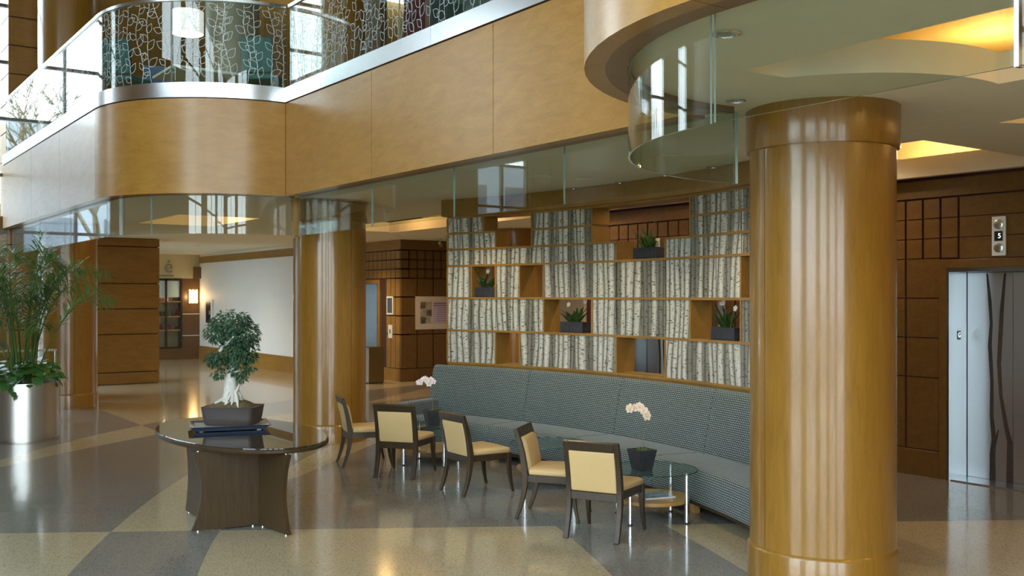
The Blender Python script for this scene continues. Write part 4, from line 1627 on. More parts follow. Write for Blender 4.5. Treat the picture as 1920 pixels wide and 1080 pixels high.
def petal_flower(m_, c, size, face, mi=0, rnd=random):
    """five rounded petals about a centre, facing a direction"""
    f = Vector(face).normalized()
    u = f.cross(Vector((0, 0, 1)))
    if u.length < 0.1:
        u = Vector((1, 0, 0))
    u.normalize()
    w = u.cross(f)
    C = Vector(c)
    for i in range(5):
        a = 2 * pi * i / 5 + pi / 2
        d = u * cos(a) + w * sin(a)
        s = u * -sin(a) + w * cos(a)
        wide = 0.5 if i in (1, 4) else 0.36
        ps = [C]
        for t, q in ((0.35, 0.8), (0.7, 1.0), (1.0, 0.35)):
            ps.append(C + d * size * t + s * size * wide * q + f * size * 0.12 * t)
        for t, q in ((1.0, 0.35), (0.7, 1.0), (0.35, 0.8)):
            ps.append(C + d * size * t - s * size * wide * q + f * size * 0.12 * t)
        k_ = m_.pts(ps)
        m_.face(list(range(k_, k_ + 7)), mi)


def shelf_planter(k, z, label, seed, w=0.20, dpth=0.075, h=0.135, spike=None, dr=0.13):
    p, a = on_arc(k, dr, z)
    rnd = random.Random(seed)
    rt = empty('shelf_planter', p, a, label=label, cat='planter')
    bx = MB()
    bx.box(-w, w, -dpth, dpth, 0, 0.012)
    for q in ((-w, -w + .012, -dpth, dpth), (w - .012, w, -dpth, dpth), (-w + .012, w - .012, -dpth, -dpth + .012), (-w + .012, w - .012, dpth - .012, dpth)):
        bx.box(q[0], q[1], q[2], q[3], 0.012, h)
    bx.build('box', M['stone'], rt, bevel=0.003)
    MB().box(-w + .012, w - .012, -dpth + .012, dpth - .012, h - 0.03, h - 0.015).build('soil', M['soil'], rt)
    MB().box(-w - .02, w + .02, -dpth - .015, dpth + .015, -0.0005, 0.004).build('tray', M['black'], rt)
    lf = MB()
    for i in range(34):
        az = rnd.uniform(0, 2 * pi)
        b0 = (rnd.uniform(-w * .5, w * .3), rnd.uniform(-dpth * .4, dpth * .4), h - 0.02)
        strap_leaf(lf, b0, az, rnd.uniform(0.18, 0.34), rnd.uniform(0.024, 0.045), rnd.uniform(0.6, 1.05), rnd.uniform(0.2, 1.2))
    lf.build('leaves', M['smallplant'], rt, 60, fix=False)['kind'] = 'stuff'
    if spike:
        for sx_, top, kind in spike:
            path = [(sx_ * 0.3, 0, h), (sx_ * 0.6, 0, h + top * 0.6), (sx_, 0, h + top)]
            MB().tube(path, 0.004, 5).build('stem', M['twig'], rt)
            if kind:
                fl_ = MB()
                petal_flower(fl_, (sx_, -0.01, h + top), 0.035, (0, -1, 0.2))
                fl_.build('flower', M['petal'] if kind == 1 else M['petal_yellow'], rt, fix=False)
    return rt


zz = lambda lv: LEV[lv] + 0.0145
shelf_planter(1.42, zz(2), 'black planter with a bushy green plant in the upper left opening of the birch screen', 21, spike=[(0.02, 0.22, 1)])
shelf_planter(5.02, zz(1), 'black planter with drooping leaves and a bud stem in the middle gap of the screen', 22, spike=[(0.19, 0.26, 1), (-0.10, 0.22, 2)])
shelf_planter(8.02, zz(3), 'topmost black planter with wiry dark leaves on the birch screen', 23, spike=[(0.10, 0.36, 0)])
shelf_planter(11.12, zz(1), 'black planter with white flowers in the right-hand opening of the birch screen', 24, spike=[(-0.06, 0.26, 1), (0.14, 0.20, 1)])

# ================================================================== CHAIRS


def strip_yz(m_, x0, x1, pts, thick, mi=0):
    """bar of width x0..x1 following a path in the yz plane; thick may taper"""
    rings = []
    n = len(pts)
    for i, (y, z) in enumerate(pts):
        a = pts[max(i - 1, 0)]
        b_ = pts[min(i + 1, n - 1)]
        d = Vector((0, b_[0] - a[0], b_[1] - a[1])).normalized()
        nn = Vector((0, -d.z, d.y))
        t = thick[i] if isinstance(thick, (list, tuple)) else thick
        xa = x0[i] if isinstance(x0, (list, tuple)) else x0
        xb = x1[i] if isinstance(x1, (list, tuple)) else x1
        c = Vector((0, y, z))
        p, q = c + nn * t / 2, c - nn * t / 2
        rings.append([(xa, p.y, p.z), (xb, p.y, p.z), (xb, q.y, q.z), (xa, q.y, q.z)])
    m_.loft(rings)
    return m_


def back_y(z):
    """centre line of the rear post: sabre foot below, raked back above"""
    if z < 0.40:
        t = (0.40 - z) / 0.40
        return -0.215 - 0.085 * t * t
    t = (z - 0.40) / 0.43
    return -0.215 - 0.035 * t - 0.055 * t * t


def make_chair(label):
    rt = empty('lounge_chair', label=label, cat='chair', group=None)
    zs = [0.0, 0.08, 0.16, 0.24, 0.32, 0.40, 0.5, 0.6, 0.7, 0.83]
    th = [0.026, 0.031, 0.037, 0.043, 0.05, 0.055, 0.052, 0.048, 0.043, 0.036]
    for s in (-1, 1):
        m_ = MB()
        x0, x1 = (0.195, 0.238) if s > 0 else (-0.238, -0.195)
        strip_yz(m_, x0, x1, [(back_y(z), z) for z in zs], th)
        m_.build('leg', M['darkwood'], rt, bevel=0.004)
        m_ = MB()
        zf = [0.0, 0.1, 0.2, 0.3, 0.41]
        yf = [0.275, 0.252, 0.236, 0.228, 0.226]
        tf = [0.024, 0.030, 0.037, 0.043, 0.046]
        ix = [0.236, 0.229, 0.222, 0.216, 0.214]
        ox = [0.258, 0.258, 0.259, 0.260, 0.260]
        strip_yz(m_, [s * q for q in ix], [s * q for q in ox], list(zip(yf, zf)), tf)
        m_.build('leg', M['darkwood'], rt, bevel=0.004)
    # aprons
    ap = MB()
    for s in (-1, 1):
        ps = [(s * 0.203, -0.20), (s * 0.228, -0.20), (s * 0.250, 0.21), (s * 0.225, 0.21)]
        ap.prism(ps if s < 0 else ps, 0.345, 0.41)
    ap.box(-0.222, 0.222, 0.214, 0.238, 0.345, 0.41)
    ap.build('seat_frame', M['darkwood'], rt, bevel=0.003)
    m_ = MB()
    strip_yz(m_, -0.196, 0.196, [(back_y(z), z) for z in (0.752, 0.79, 0.83)], [0.042, 0.040, 0.035])
    m_.build('top_rail', M['darkwood'], rt, bevel=0.004)
    m_ = MB()
    strip_yz(m_, -0.196, 0.196, [(back_y(z), z) for z in (0.325, 0.36, 0.395)], [0.044, 0.046, 0.046])
    m_.build('lower_rail', M['darkwood'], rt, bevel=0.004)
    # upholstered back, proud at the front
    m_ = MB()
    rings = []
    for z in (0.397, 0.43, 0.52, 0.62, 0.71, 0.750):
        y = back_y(z)
        pf = 0.052 if 0.42 < z < 0.73 else 0.034
        pb = 0.026 if 0.42 < z < 0.73 else 0.018
        w = 0.1955
        rings.append([(-w, y - pb, z), (w, y - pb, z), (w, y + pf * 0.6, z), (w * 0.88, y + pf, z), (-w * 0.88, y + pf, z), (-w, y + pf * 0.6, z)])
    m_.loft(rings)
    m_.build('backrest', M['cream'], rt, 60, 0.008)
    # seat cushion
    m_ = MB()
    pr = []
    for z, g in ((0.408, 0.0), (0.435, 0.008), (0.458, 0.004), (0.472, -0.03)):
        pr.append([(-0.214 - g, -0.185, z), (0.214 + g, -0.185, z), (0.250 + g, 0.205, z), (0.235 + g, 0.240 + g, z), (-0.235 - g, 0.240 + g, z), (-0.250 - g, 0.205, z)])
    m_.loft(pr)
    m_.build('seat', M['cream'], rt, 60, 0.010, seg=3)
    return rt


def heading(dx, dy):
    """camera-space direction (right, forward) -> z rotation for local +y"""
    wx, wy = cam2w(dx, dy)
    return atan2(wy, wx) - pi / 2


CHAIRS = [((-1.80, 12.20), (0.95, 0.32), 'cream lounge chair at the back left, nearest the middle wood column'),
          ((-1.235, 11.48), (0.30, 0.95), 'cream lounge chair seen from behind at the left small glass table'),
          ((-0.37, 10.52), (0.83, 0.56), 'cream lounge chair in the middle of the row, third from either end'),
          ((0.40, 9.30), (0.96, -0.28), 'cream lounge chair turned side-on with its padded front back showing'),
          ((0.80, 8.60), (0.46, 0.89), 'cream lounge chair nearest the viewer with its back squarely turned')]
ch0 = None
for (p, d, lab) in CHAIRS:
    if ch0 is None:
        ch0 = make_chair(lab)
        o_ = ch0
    else:
        o_ = copy_tree(ch0, label=lab)
    w_ = cam2w(*p)
    o_.location = (w_[0], w_[1], 0)
    o_.rotation_euler = (0, 0, heading(*d))
    o_.scale = (1.06, 1.03, 1.0)
    o_['group'] = 'cream lounge chairs around the glass tables'

# ================================================================== GLASS TABLES


def make_table(label):
    rt = empty('glass_table', label=label, cat='table')
    R_ = 0.425
    MB().lathe([(R_ - .003, 0.452), (R_, 0.455), (R_, 0.459), (R_ - .003, 0.462)], 56).build('tabletop', [M['tableglass']], rt, 40)
    ring = MB()
    n = 56
    o1 = [(R_ * cos(2 * pi * i / n), R_ * sin(2 * pi * i / n)) for i in range(n + 1)]
    o2 = [((R_ - .004) * cos(2 * pi * i / n), (R_ - .004) * sin(2 * pi * i / n)) for i in range(n + 1)]
    ring.band(o1, o2, 0.4535, 0.4605)
    ring.build('glass_rim', M['glassedge2'], rt, 40)
    MB().lathe([(0.345, 0.172), (0.352, 0.176), (0.352, 0.202), (0.345, 0.206)], 48).build('shelf', M['honey'], rt, 40)
    for i in range(4):
        a = 2 * pi * i / 4 + pi / 4
        c = (0.368 * cos(a), 0.368 * sin(a))
        MB().lathe([(0.020, 0.012), (0.020, 0.4515)], 16, c).build('leg', M['chrome'], rt, 40)
        MB().lathe([(0.021, 0.0), (0.021, 0.012)], 16, c).build('foot', M['black'], rt, 40)
    return rt


M['glassedge2'] = plain('table_glass_edge', (0.03, 0.075, 0.065), 0.1)
TABLES = [((-0.99, 12.24), -0.28 , 'small round glass table at the left, holding the far orchid pot'),
          ((0.40, 10.80), 0.0, 'small round glass table half hidden behind the side-on chair'),
          ((1.285, 9.19), 0.12, 'small round glass table nearest the big column, with a magazine on its shelf')]
t0 = None
tpos = []
for p, rz, lab in TABLES:
    if t0 is None:
        t0 = make_table(lab)
        o_ = t0
    else:
        o_ = copy_tree(t0, label=lab)
    w_ = cam2w(*p)
    tpos.append(w_)
    o_.location = (w_[0], w_[1], 0)
    o_.rotation_euler = (0, 0, YAW + rz)
    o_['group'] = 'small glass tables by the sofa'

# magazine on the shelf of the near table
mg = empty('magazine', (tpos[2][0], tpos[2][1], 0.2065), YAW + 0.35, label='blue magazine lying on the lower shelf of the near glass table', cat='magazine')
MB().box(-0.13, 0.17, -0.15, 0.10, 0, 0.012).build('pages', M['linen'], mg)
MB().box(-0.133, 0.173, -0.153, 0.103, 0.012, 0.0145).build('cover', M['mag'], mg)


def orchid(loc, label, spray, pet, seed, zbase=0.4625, yaw=0.5):
    """square tapered pot, strap leaves and one arching spray; spray = blossom points (right, up) from the pot base"""
    rnd = random.Random(seed)
    rt = empty('orchid_pot', (loc[0], loc[1], zbase), YAW, label=label, cat='orchid')
    m_ = MB()
    m_.loft([[(-.068, -.068, 0), (.068, -.068, 0), (.068, .068, 0), (-.068, .068, 0)],
             [(-.10, -.10, .19), (.10, -.10, .19), (.10, .10, .19), (-.10, .10, .19)],
             [(-.088, -.088, .19), (.088, -.088, .19), (.088, .088, .19), (-.088, .088, .19)],
             [(-.080, -.080, .155), (.080, -.080, .155), (.080, .080, .155), (-.080, .080, .155)]])
    m_.build('pot', M['stone'], rt, bevel=0.004).rotation_euler = (0, 0, yaw)
    MB().obox((0, 0), .081, .081, .15, .165).build('moss', M['soil'], rt).rotation_euler = (0, 0, yaw)
    for i in range(6):
        lf = MB()
        strap_leaf(lf, (0, 0, .16), i * 1.05 + rnd.uniform(-.2, .2), rnd.uniform(.18, .25), .06, .25, 1.0)
        lf.build('leaf', M['smallplant'], rt, 60, fix=False)
    x0, z0 = spray[0]
    path = [(0, 0, .16), (x0 * .35, .01, .16 + (z0 - .16) * .4), (x0 * .9 + .015, .01, .16 + (z0 - .16) * .8)] + [(x, .005, z + .012) for x, z in spray]
    MB().tube(path, 0.0035, 5).build('stem', M['twig'], rt)
    for i, (x, z) in enumerate(spray):
        c = Vector((x + rnd.uniform(-.008, .008), -0.015 + rnd.uniform(-.02, .02), z + rnd.uniform(-.012, .008)))
        fm = MB()
        petal_flower(fm, c, rnd.uniform(.036, .044), (rnd.uniform(-.5, .5), -1, rnd.uniform(-.15, .3)))
        fo = fm.build('flower', pet, rt, fix=False)
        MB().obox((c.x, c.y - .012), .006, .006, c.z - .010, c.z + .004).build('lip', M['lip'], fo)
    return rt


w_ = px(1203.5, 881, 0.4625)
orchid(w_, 'charcoal pot with a peach-white orchid on the near glass table', [(.045, .50), (.025, .525), (.005, .55), (-.025, .575), (-.05, .565), (-.075, .58), (-.10, .575), (-.125, .56)], M['petal_yellow'], 4)
w_ = px(811, 797, 0.4625)
orchid(w_, 'charcoal pot with a white-pink orchid on the far left glass table', [(.01, .535), (-.02, .555), (-.035, .51), (-.06, .56), (-.09, .575), (-.115, .565), (-.14, .54), (-.17, .53)], M['petal'], 9, yaw=0.4)

# ================================================================== ROUND TABLE
TC = (-9.33, 3.50)
TA, TB = 1.32, 0.70
rt = empty('oval_table', (TC[0], TC[1], 0), label='large dark oval table with a glass top and hourglass fins under the bonsai', cat='table')
MB().lathe([(0.982, 0.700), (0.994, 0.702), (1.0, 0.710), (1.0, 0.732), (0.994, 0.738), (0.985, 0.7385)], 96, sx_=TA, sy_=TB).build('top_rim', M['tablewood'], rt, 40)
MB().lathe([(0.985, 0.739), (0.989, 0.740), (0.989, 0.747), (0.985, 0.749)], 96, sx_=TA, sy_=TB).build('glass_top', plain('smoked_glass_top', (0.028, 0.027, 0.022), 0.02, spec=0.8, coat=1.0, coat_rough=0.0), rt, 40)


def fin(name, a, b_, free_a, free_b, parent, th=0.036):
    """upright panel from plan point a to b_, each free edge drawn in at mid height"""
    a, b_ = Vector(a) - Vector(TC), Vector(b_) - Vector(TC)
    d = (b_ - a)
    L = d.length
    d.normalize()
    nrm = Vector((-d.y, d.x))
    n = 14
    prof = []
    for i in range(n + 1):
        z = 0.012 + (0.682) * i / n
        q = 0.085 * sin(pi * i / n) ** 0.9
        prof.append((q if free_a else 0.0, L - (q if free_b else 0.0), z))
    rings = []
    for u0, u1, z in prof:
        c0, c1 = a + d * u0, a + d * u1
        rings.append([(c0.x - nrm.x * th / 2, c0.y - nrm.y * th / 2, z), (c1.x - nrm.x * th / 2, c1.y - nrm.y * th / 2, z),
                      (c1.x + nrm.x * th / 2, c1.y + nrm.y * th / 2, z), (c0.x + nrm.x * th / 2, c0.y + nrm.y * th / 2, z)])
    ob = MB().loft(rings).build(name, M['tablewood'], parent, 30)
    for u in (0.06, L - 0.06):
        c = a + d * u
        MB().lathe([(0.014, 0.0), (0.014, 0.012)], 12, (c.x, c.y)).build('glide', M['chrome'], ob, 40)
        MB().lathe([(0.014, 0.692), (0.014, 0.702)], 12, (c.x, c.y)).build('stud', M['chrome'], ob, 40)
    return ob


fA, fB, fC, fD = px(358, 998, 0), px(543, 1006, 0), px(487, 985, 0), px(351, 958, 0)
fin('fin', fA, fC, True, False, rt)
fin('fin', fC, fB, False, True, rt)
dx = (fC[0] - fA[0], fC[1] - fA[1])
fin('fin', fD, (fA[0] + dx[0] * 0.35 - 0.04, fA[1] + dx[1] * 0.35 + 0.02), True, False, rt)
mir = lambda p: (2 * TC[0] - p[0], 2 * TC[1] - p[1] + 0.06)
fin('fin', mir(fA), mir(fC), True, False, rt)
fin('fin', mir(fC), mir(fB), False, True, rt)

# ---- tray and bonsai
TZ = 0.7492
TRC = cam2w(-2.79, 9.82)
ty = atan2(*reversed(cam2w(0.87, 0.30)))
tray = empty('bonsai_tray', (TRC[0], TRC[1], TZ), ty, label='dark blue glazed tray under the bonsai pot', cat='tray')
m_ = MB()
w, d_ = 0.385, 0.275
m_.loft([[(-w * .86, -d_ * .86, 0.006), (w * .86, -d_ * .86, 0.006), (w * .86, d_ * .86, 0.006), (-w * .86, d_ * .86, 0.006)],
         [(-w * .9, -d_ * .9, 0.03), (w * .9, -d_ * .9, 0.03), (w * .9, d_ * .9, 0.03), (-w * .9, d_ * .9, 0.03)],
         [(-w, -d_, 0.05), (w, -d_, 0.05), (w, d_, 0.05), (-w, d_, 0.05)],
         [(-w * .94, -d_ * .92, 0.05), (w * .94, -d_ * .92, 0.05), (w * .94, d_ * .92, 0.05), (-w * .94, d_ * .92, 0.05)],
         [(-w * .86, -d_ * .84, 0.034), (w * .86, -d_ * .84, 0.034), (w * .86, d_ * .84, 0.034), (-w * .86, d_ * .84, 0.034)]])
m_.build('dish', M['navy'], tray, bevel=0.004)
for sx_ in (-1, 1):
    for sy_ in (-1, 1):
        MB().obox((sx_ * w * .7, sy_ * d_ * .7), .02, .02, 0, .007).build('foot', M['navy'], tray)
MB().box(-w * .84, w * .84, -d_ * .82, d_ * .82, 0.0345, 0.037).build('gravel', plain('pale_gravel', (0.42, 0.38, 0.33), 0.9, var=0.5, vscale=90, bump=0.6, bscale=120), tray)['kind'] = 'stuff'

BC = cam2w(-2.755, 9.83)
BZ = TZ + 0.040
bon = empty('bonsai_tree', (BC[0], BC[1], BZ), YAW - 0.06, label='bonsai fig with a pale swollen trunk in a brown clay pot on the oval table', cat='bonsai')


def rrect(w, d, r, n=4):
    out = []
    for cx, cy, a0 in ((w - r, d - r, 0), (-w + r, d - r, pi / 2), (-w + r, -d + r, pi), (w - r, -d + r, 3 * pi / 2)):
        for i in range(n + 1):
            a = a0 + pi / 2 * i / n
            out.append((cx + r * cos(a), cy + r * sin(a)))
    return out


m_ = MB()
rings = []
for w, d_, z in ((.225, .165, 0.0), (.240, .178, .02), (.250, .186, .07), (.262, .198, .165), (.268, .203, .178), (.250, .186, .178), (.244, .182, .150)):
    rings.append([(x, y, z) for x, y in rrect(w, d_, 0.05)])
m_.loft(rings)
m_.build('pot', M['potbrown'], bon, 40)
m_ = MB()
rnd = random.Random(2)
NX, NY = 16, 12
k_ = m_.pts([(-.240 + .480 * i / NX, -.178 + .356 * j / NY, .168 + .085 * (1 - ((i / NX - .5) * 2) ** 2) * (1 - ((j / NY - .5) * 2) ** 2) + rnd.uniform(-.006, .006)) for j in range(NY + 1) for i in range(NX + 1)])
for j in range(NY):
    for i in range(NX):
        a = k_ + j * (NX + 1) + i
        m_.face((a, a + 1, a + NX + 2, a + NX + 1))
m_.build('soil', M['soil'], bon, 80)
# trunk: swollen base tapering up, then aerial roots splayed over the soil
tr = MB()
prof = [(0, 0, .17, .125), (.0, .0, .21, .112), (-.003, 0, .25, .095), (-.008, 0, .29, .082), (-.014, 0, .34, .073), (-.018, 0, .40, .068), (-.010, 0, .46, .064), (.000, 0, .52, .056), (.006, 0, .58, .048), (.008, .0, .63, .042), (.004, 0, .70, .034), (-.01, 0, .78, .024), (0, 0, .88, .014)]
n = 18
rings = []
for i, (x, y, z, r) in enumerate(prof):
    ring = []
    for j in range(n):
        a = 2 * pi * j / n
        lob = 1 + (0.20 * max(0, 1 - i / 5)) * sin(5 * a + 0.6) + 0.05 * sin(3 * a + i)
        ring.append((x + r * lob * cos(a), y + r * lob * sin(a), z))
    rings.append(ring)
tr.loft(rings)
tk = tr.build('trunk', M['bark'], bon, 80)
rnd = random.Random(8)
for i in range(15):
    a = -pi / 2 + rnd.uniform(-1.7, 1.7)
    L = rnd.uniform(.12, .20)
    z0 = rnd.uniform(.25, .36)
    r0 = rnd.uniform(.011, .020)
    x0 = cos(a) * .075
    y0 = sin(a) * .075
    bend = rnd.uniform(-.3, .3)
    pts = [(x0 * .6, y0 * .6, z0), (x0 * 1.15, y0 * 1.15, z0 - .05), (cos(a + bend * .5) * L * .72, sin(a + bend * .5) * L * .6, .225), (cos(a + bend) * L, sin(a + bend) * L * .8, .188), (cos(a + bend) * (L + .03), sin(a + bend) * (L + .03) * .8, .172)]
    MB().tube(pts, [r0 * .8, r0, r0 * .95, r0 * .7, r0 * .35], 7).build('root', M['bark'], tk, 60)
# branches
BR = [((-.02, 0, .62), (-.12, -.03, .66), (-.20, -.04, .62)), ((.01, 0, .66), (-.07, -.10, .76), (-.16, -.12, .86)), ((0, 0, .70), (.12, -.03, .80), (.18, -.04, .92)),
      ((.0, 0, .74), (.05, .06, .9), (.02, .08, 1.02)), ((0, 0, .78), (-.06, -.03, .95), (-.05, -.02, 1.08)), ((.03, 0, .60), (.10, -.04, .66), (.20, -.06, .66)),
      ((.03, -.03, .28), (.08, -.06, .38), (.14, -.08, .50)), ((.01, -.04, .50), (.06, -.07, .52), (.10, -.09, .53)), ((-.05, -.03, .44), (-.10, -.05, .48), (-.15, -.06, .50)),
      ((-.10, -.10, .72), (0.0, -.16, .80), (.07, -.18, .87))]
for b3 in BR:
    MB().tube(b3, [.016, .011, .005], 6).build('branch', M['bark'], bon, 60)
# foliage: real small leaves gathered into pads
PADS = [((-.02, 0, 1.10), (.19, .17, .11), 480), ((-.13, -.04, 1.01), (.13, .13, .10), 290), ((.12, -.02, .99), (.14, .14, .14), 340), ((.05, -.06, .92), (.15, .14, .10), 290),
        ((.13, -.02, .83), (.12, .12, .12), 260), ((.06, -.08, .80), (.11, .10, .09), 210), ((-.10, -.06, .71), (.10, .10, .07), 190), ((-.17, -.06, .67), (.08, .08, .06), 130),
        ((.06, -.04, .68), (.13, .11, .06), 210), ((.19, -.05, .70), (.06, .07, .05), 70), ((-.09, -.06, .61), (.07, .06, .05), 70),
        ((.10, -.09, .53), (.085, .06, .05), 95), ((.18, -.09, .55), (.07, .04, .025), 35), ((-.13, -.07, .50), (.06, .05, .03), 45), ((.13, -.09, .46), (.04, .04, .04), 30)]
rnd = random.Random(17)


def leafq(m_, c, d, up, L, W):
    """pointed leaf of four triangles folded along its midrib"""
    d = d.normalized()
    s = d.cross(up)
    if s.length < 1e-4:
        s = Vector((1, 0, 0))
    s.normalize()
    nn = s.cross(d)
    b_ = c
    t = c + d * L - nn * L * 0.12
    m1 = c + d * L * 0.5
    k_ = m_.pts([b_, m1 + s * W / 2 + nn * W * .12, t, m1 - s * W / 2 + nn * W * .12, m1 - nn * W * .06])
    m_.face((k_, k_ + 1, k_ + 4))
    m_.face((k_ + 1, k_ + 2, k_ + 4))
    m_.face((k_ + 2, k_ + 3, k_ + 4))
    m_.face((k_ + 3, k_, k_ + 4))


fo = MB()
for c, rad, cnt in PADS:
    for i in range(int(cnt * 1.15)):
        while True:
            v = Vector((rnd.uniform(-1, 1), rnd.uniform(-1, 1), rnd.uniform(-1, 1)))
            if 0.25 < v.length <= 1:
                break
        v = v.normalized() * (v.length ** 0.45)
        p = Vector((c[0] + v.x * rad[0], c[1] + v.y * rad[1], c[2] + v.z * rad[2]))
        d = Vector((v.x, v.y, v.z * .5 - .35)) + Vector((rnd.uniform(-.6, .6), rnd.uniform(-.6, .6), rnd.uniform(-.5, .3)))
        leafq(fo, p + Vector((0, 0, -.095)) * min(1, max(0, (c[2] - .56) * 3)), d, Vector((rnd.uniform(-.3, .3), rnd.uniform(-.3, .3), 1)), rnd.uniform(.038, .060), rnd.uniform(.021, .031))
fo.build('foliage', M['bonsai'], bon, fix=False)['kind'] = 'stuff'

# ================================================================== PALM PLANTER
PC = cam2w(-7.02, 14.35)
pl = empty('palm_planter', (PC[0], PC[1], 0), YAW, label='brushed steel cylinder planter with an arching palm and leafy undergrowth', cat='planter')
PH, PR = 0.815, 0.445
MB().lathe([(PR - .03, 0.0), (PR - .03, 0.03), (PR, 0.03), (PR, PH), (PR - .02, PH), (PR - .02, PH - .08)], 56).build('cylinder', M['steelv'], pl, 40)
MB().lathe([(PR - .021, PH - .10), (PR - .021, PH - .05), (0.0, PH - .02)], 32).build('soil', M['soil'], pl, 40)
rnd = random.Random(31)


def frond(base, mid, tip, parent, nl=66, ll=0.36, start=0.32):
    """palm leaf: a rachis curve with drooping leaflets along both sides"""
    P0, P1, P2 = Vector(base), Vector(mid), Vector(tip)
    m_ = MB()

    def at(t):
        return P0 * (1 - t) ** 2 + P1 * 2 * t * (1 - t) + P2 * t * t
    m_.tube([at(i / 14) for i in range(15)], [0.013 - 0.011 * i / 14 for i in range(15)], 5)
    for i in range(nl):
        t = start + (1 - start) * (i + 0.5) / nl
        p = at(t)
        tan = (at(min(1, t + .02)) - at(t - .02)).normalized()
        side = tan.cross(Vector((0, 0, 1)))
        if side.length < .1:
            side = Vector((1, 0, 0))
        side.normalize()
        q = (t - start) / (1 - start)
        L = ll * (0.55 + 0.9 * q * (1 - q) * 2) * (1 - 0.45 * q ** 3)
        for s in (-1, 1):
            up = side.cross(tan).normalized()
            rr_ = rnd.uniform(-1.0, .75)
            d = (side * s * cos(rr_) + up * sin(rr_) + tan * rnd.uniform(.55, .95)).normalized()
            w = 0.0135 * (1 - .3 * q)
            a = p
            b_ = p + d * L * .5
            c = p + d * L * .95 + Vector((0, 0, -L * rnd.uniform(.10, .32)))
            n2 = d.cross(Vector((0, 0, 1)))
            n2.normalize()
            k_ = m_.pts([a, b_ + n2 * w, b_ - n2 * w, c])
            m_.face((k_, k_ + 1, k_ + 2))
            m_.face((k_ + 1, k_ + 3, k_ + 2))
    return m_.build('frond', M['palm'], parent, fix=False)


FR = [((.10, -.05, .85), (.35, -.1, 2.85), (1.30, -.25, 2.36), .40), ((.08, .0, .85), (.40, -.15, 2.50), (1.20, -.35, 2.16), .38), ((.0, -.08, .85), (.15, -.1, 2.9), (.62, -.35, 2.66), .42),
      ((-.05, -.1, .85), (-.1, -.2, 2.7), (-.75, -.5, 2.6), .42), ((-.1, .05, .85), (-.35, .0, 3.0), (-.2, .2, 2.62), .42), ((.03, .1, .85), (.1, .1, 2.9), (.40, .25, 2.50), .40),
      ((-.12, -.1, .85), (-.45, -.25, 2.3), (-1.2, -.5, 1.9), .42), ((.1, .1, .85), (.5, .35, 2.3), (1.0, .7, 2.0), .38), ((-.02, -.12, .85), (.0, -.45, 2.3), (.15, -.9, 2.0), .40),
      ((.05, -.12, .85), (.28, -.4, 2.0), (.62, -.75, 1.62), .36), ((-.1, .1, .85), (-.6, .4, 2.5), (-1.1, .6, 2.3), .40), ((-.15, -.02, .85), (-.25, -.1, 2.6), (-.30, -.55, 2.85), .40), ((.02, -.02, .85), (.05, .0, 2.4), (.30, -.1, 2.95), .36)]
FR += [((-.05, .0, .85), (-.15, .1, 2.2), (-.5, .2, 2.5), .42), ((.06, -.1, .85), (.2, -.3, 2.3), (.55, -.6, 2.25), .40), ((.0, .12, .85), (.15, .1, 2.4), (.70, .2, 2.45), .40),
       ((-.1, -.1, .85), (-.2, -.4, 2.2), (-.45, -.7, 2.2), .42), ((.04, .02, .85), (.12, .05, 2.0), (.35, .1, 2.35), .38), ((-.03, -.06, .85), (-.02, -.2, 1.9), (.1, -.5, 2.35), .40)]
for b0, m0, t0_, ll in FR:
    frond(b0, m0, t0_, pl, ll=ll * 1.12)
for i in range(9):
    a = rnd.uniform(0, 2 * pi)
    r_ = rnd.uniform(.03, .16)
    MB().tube([(cos(a) * r_, sin(a) * r_, .76), (cos(a) * r_ * 1.2, sin(a) * r_ * 1.2, 1.2), (cos(a) * r_ * 1.6, sin(a) * r_ * 1.6, 1.7)], [.018, .014, .008], 6).build('cane', M['palm'], pl, 60)


def heart_mesh():
    m_ = MB()
    prof = [(0.0, 0.0), (.10, .32), (.30, .50), (.55, .44), (.8, .22), (1.0, 0.0)]
    L_ = [(-.06, .0)]
    mid = [(t, 0, -.10 * t * t) for t, w in prof]
    lft = [(t - (.08 if 0 < i < 2 else 0), w, .06 * w - .10 * t * t) for i, (t, w) in enumerate(prof)]
    rgt = [(t - (.08 if 0 < i < 2 else 0), -w, .06 * w - .10 * t * t) for i, (t, w) in enumerate(prof)]
    k_ = m_.pts(mid + lft + rgt)
    n = len(prof)
    for i in range(n - 1):
        m_.face((k_ + i, k_ + i + 1, k_ + n + i + 1, k_ + n + i))
        m_.face((k_ + i + 1, k_ + i, k_ + 2 * n + i, k_ + 2 * n + i + 1))
    return m_


hl = None
for i in range(170):
    a = rnd.uniform(0, 2 * pi)
    r_ = PR * sqrt(rnd.uniform(0.1, 1.15))
    edge = r_ > PR * .9
    z = rnd.uniform(.80, .95) if edge else rnd.uniform(.86, 1.10)
    s = rnd.uniform(.09, .15)
    if i < 6:
        a = -0.3 + i * .12 - 1.0
        r_, z, s = PR * (.55 + .07 * i), 1.02 + .03 * (i % 3), .24
    ob = heart_mesh().build('leaf', M['pothos'], pl, 60, fix=False) if hl is None else hl.copy()
    if hl is None:
        hl = ob
    else:
        COL.objects.link(ob)
        ob.parent = pl
    ob.location = (cos(a) * r_, sin(a) * r_, z)
    ob.scale = (s, s, s)
    ob.rotation_euler = (rnd.uniform(-.5, .5), rnd.uniform(0.1, 1.0) if edge else rnd.uniform(-.5, .6), a + rnd.uniform(-.6, .6))
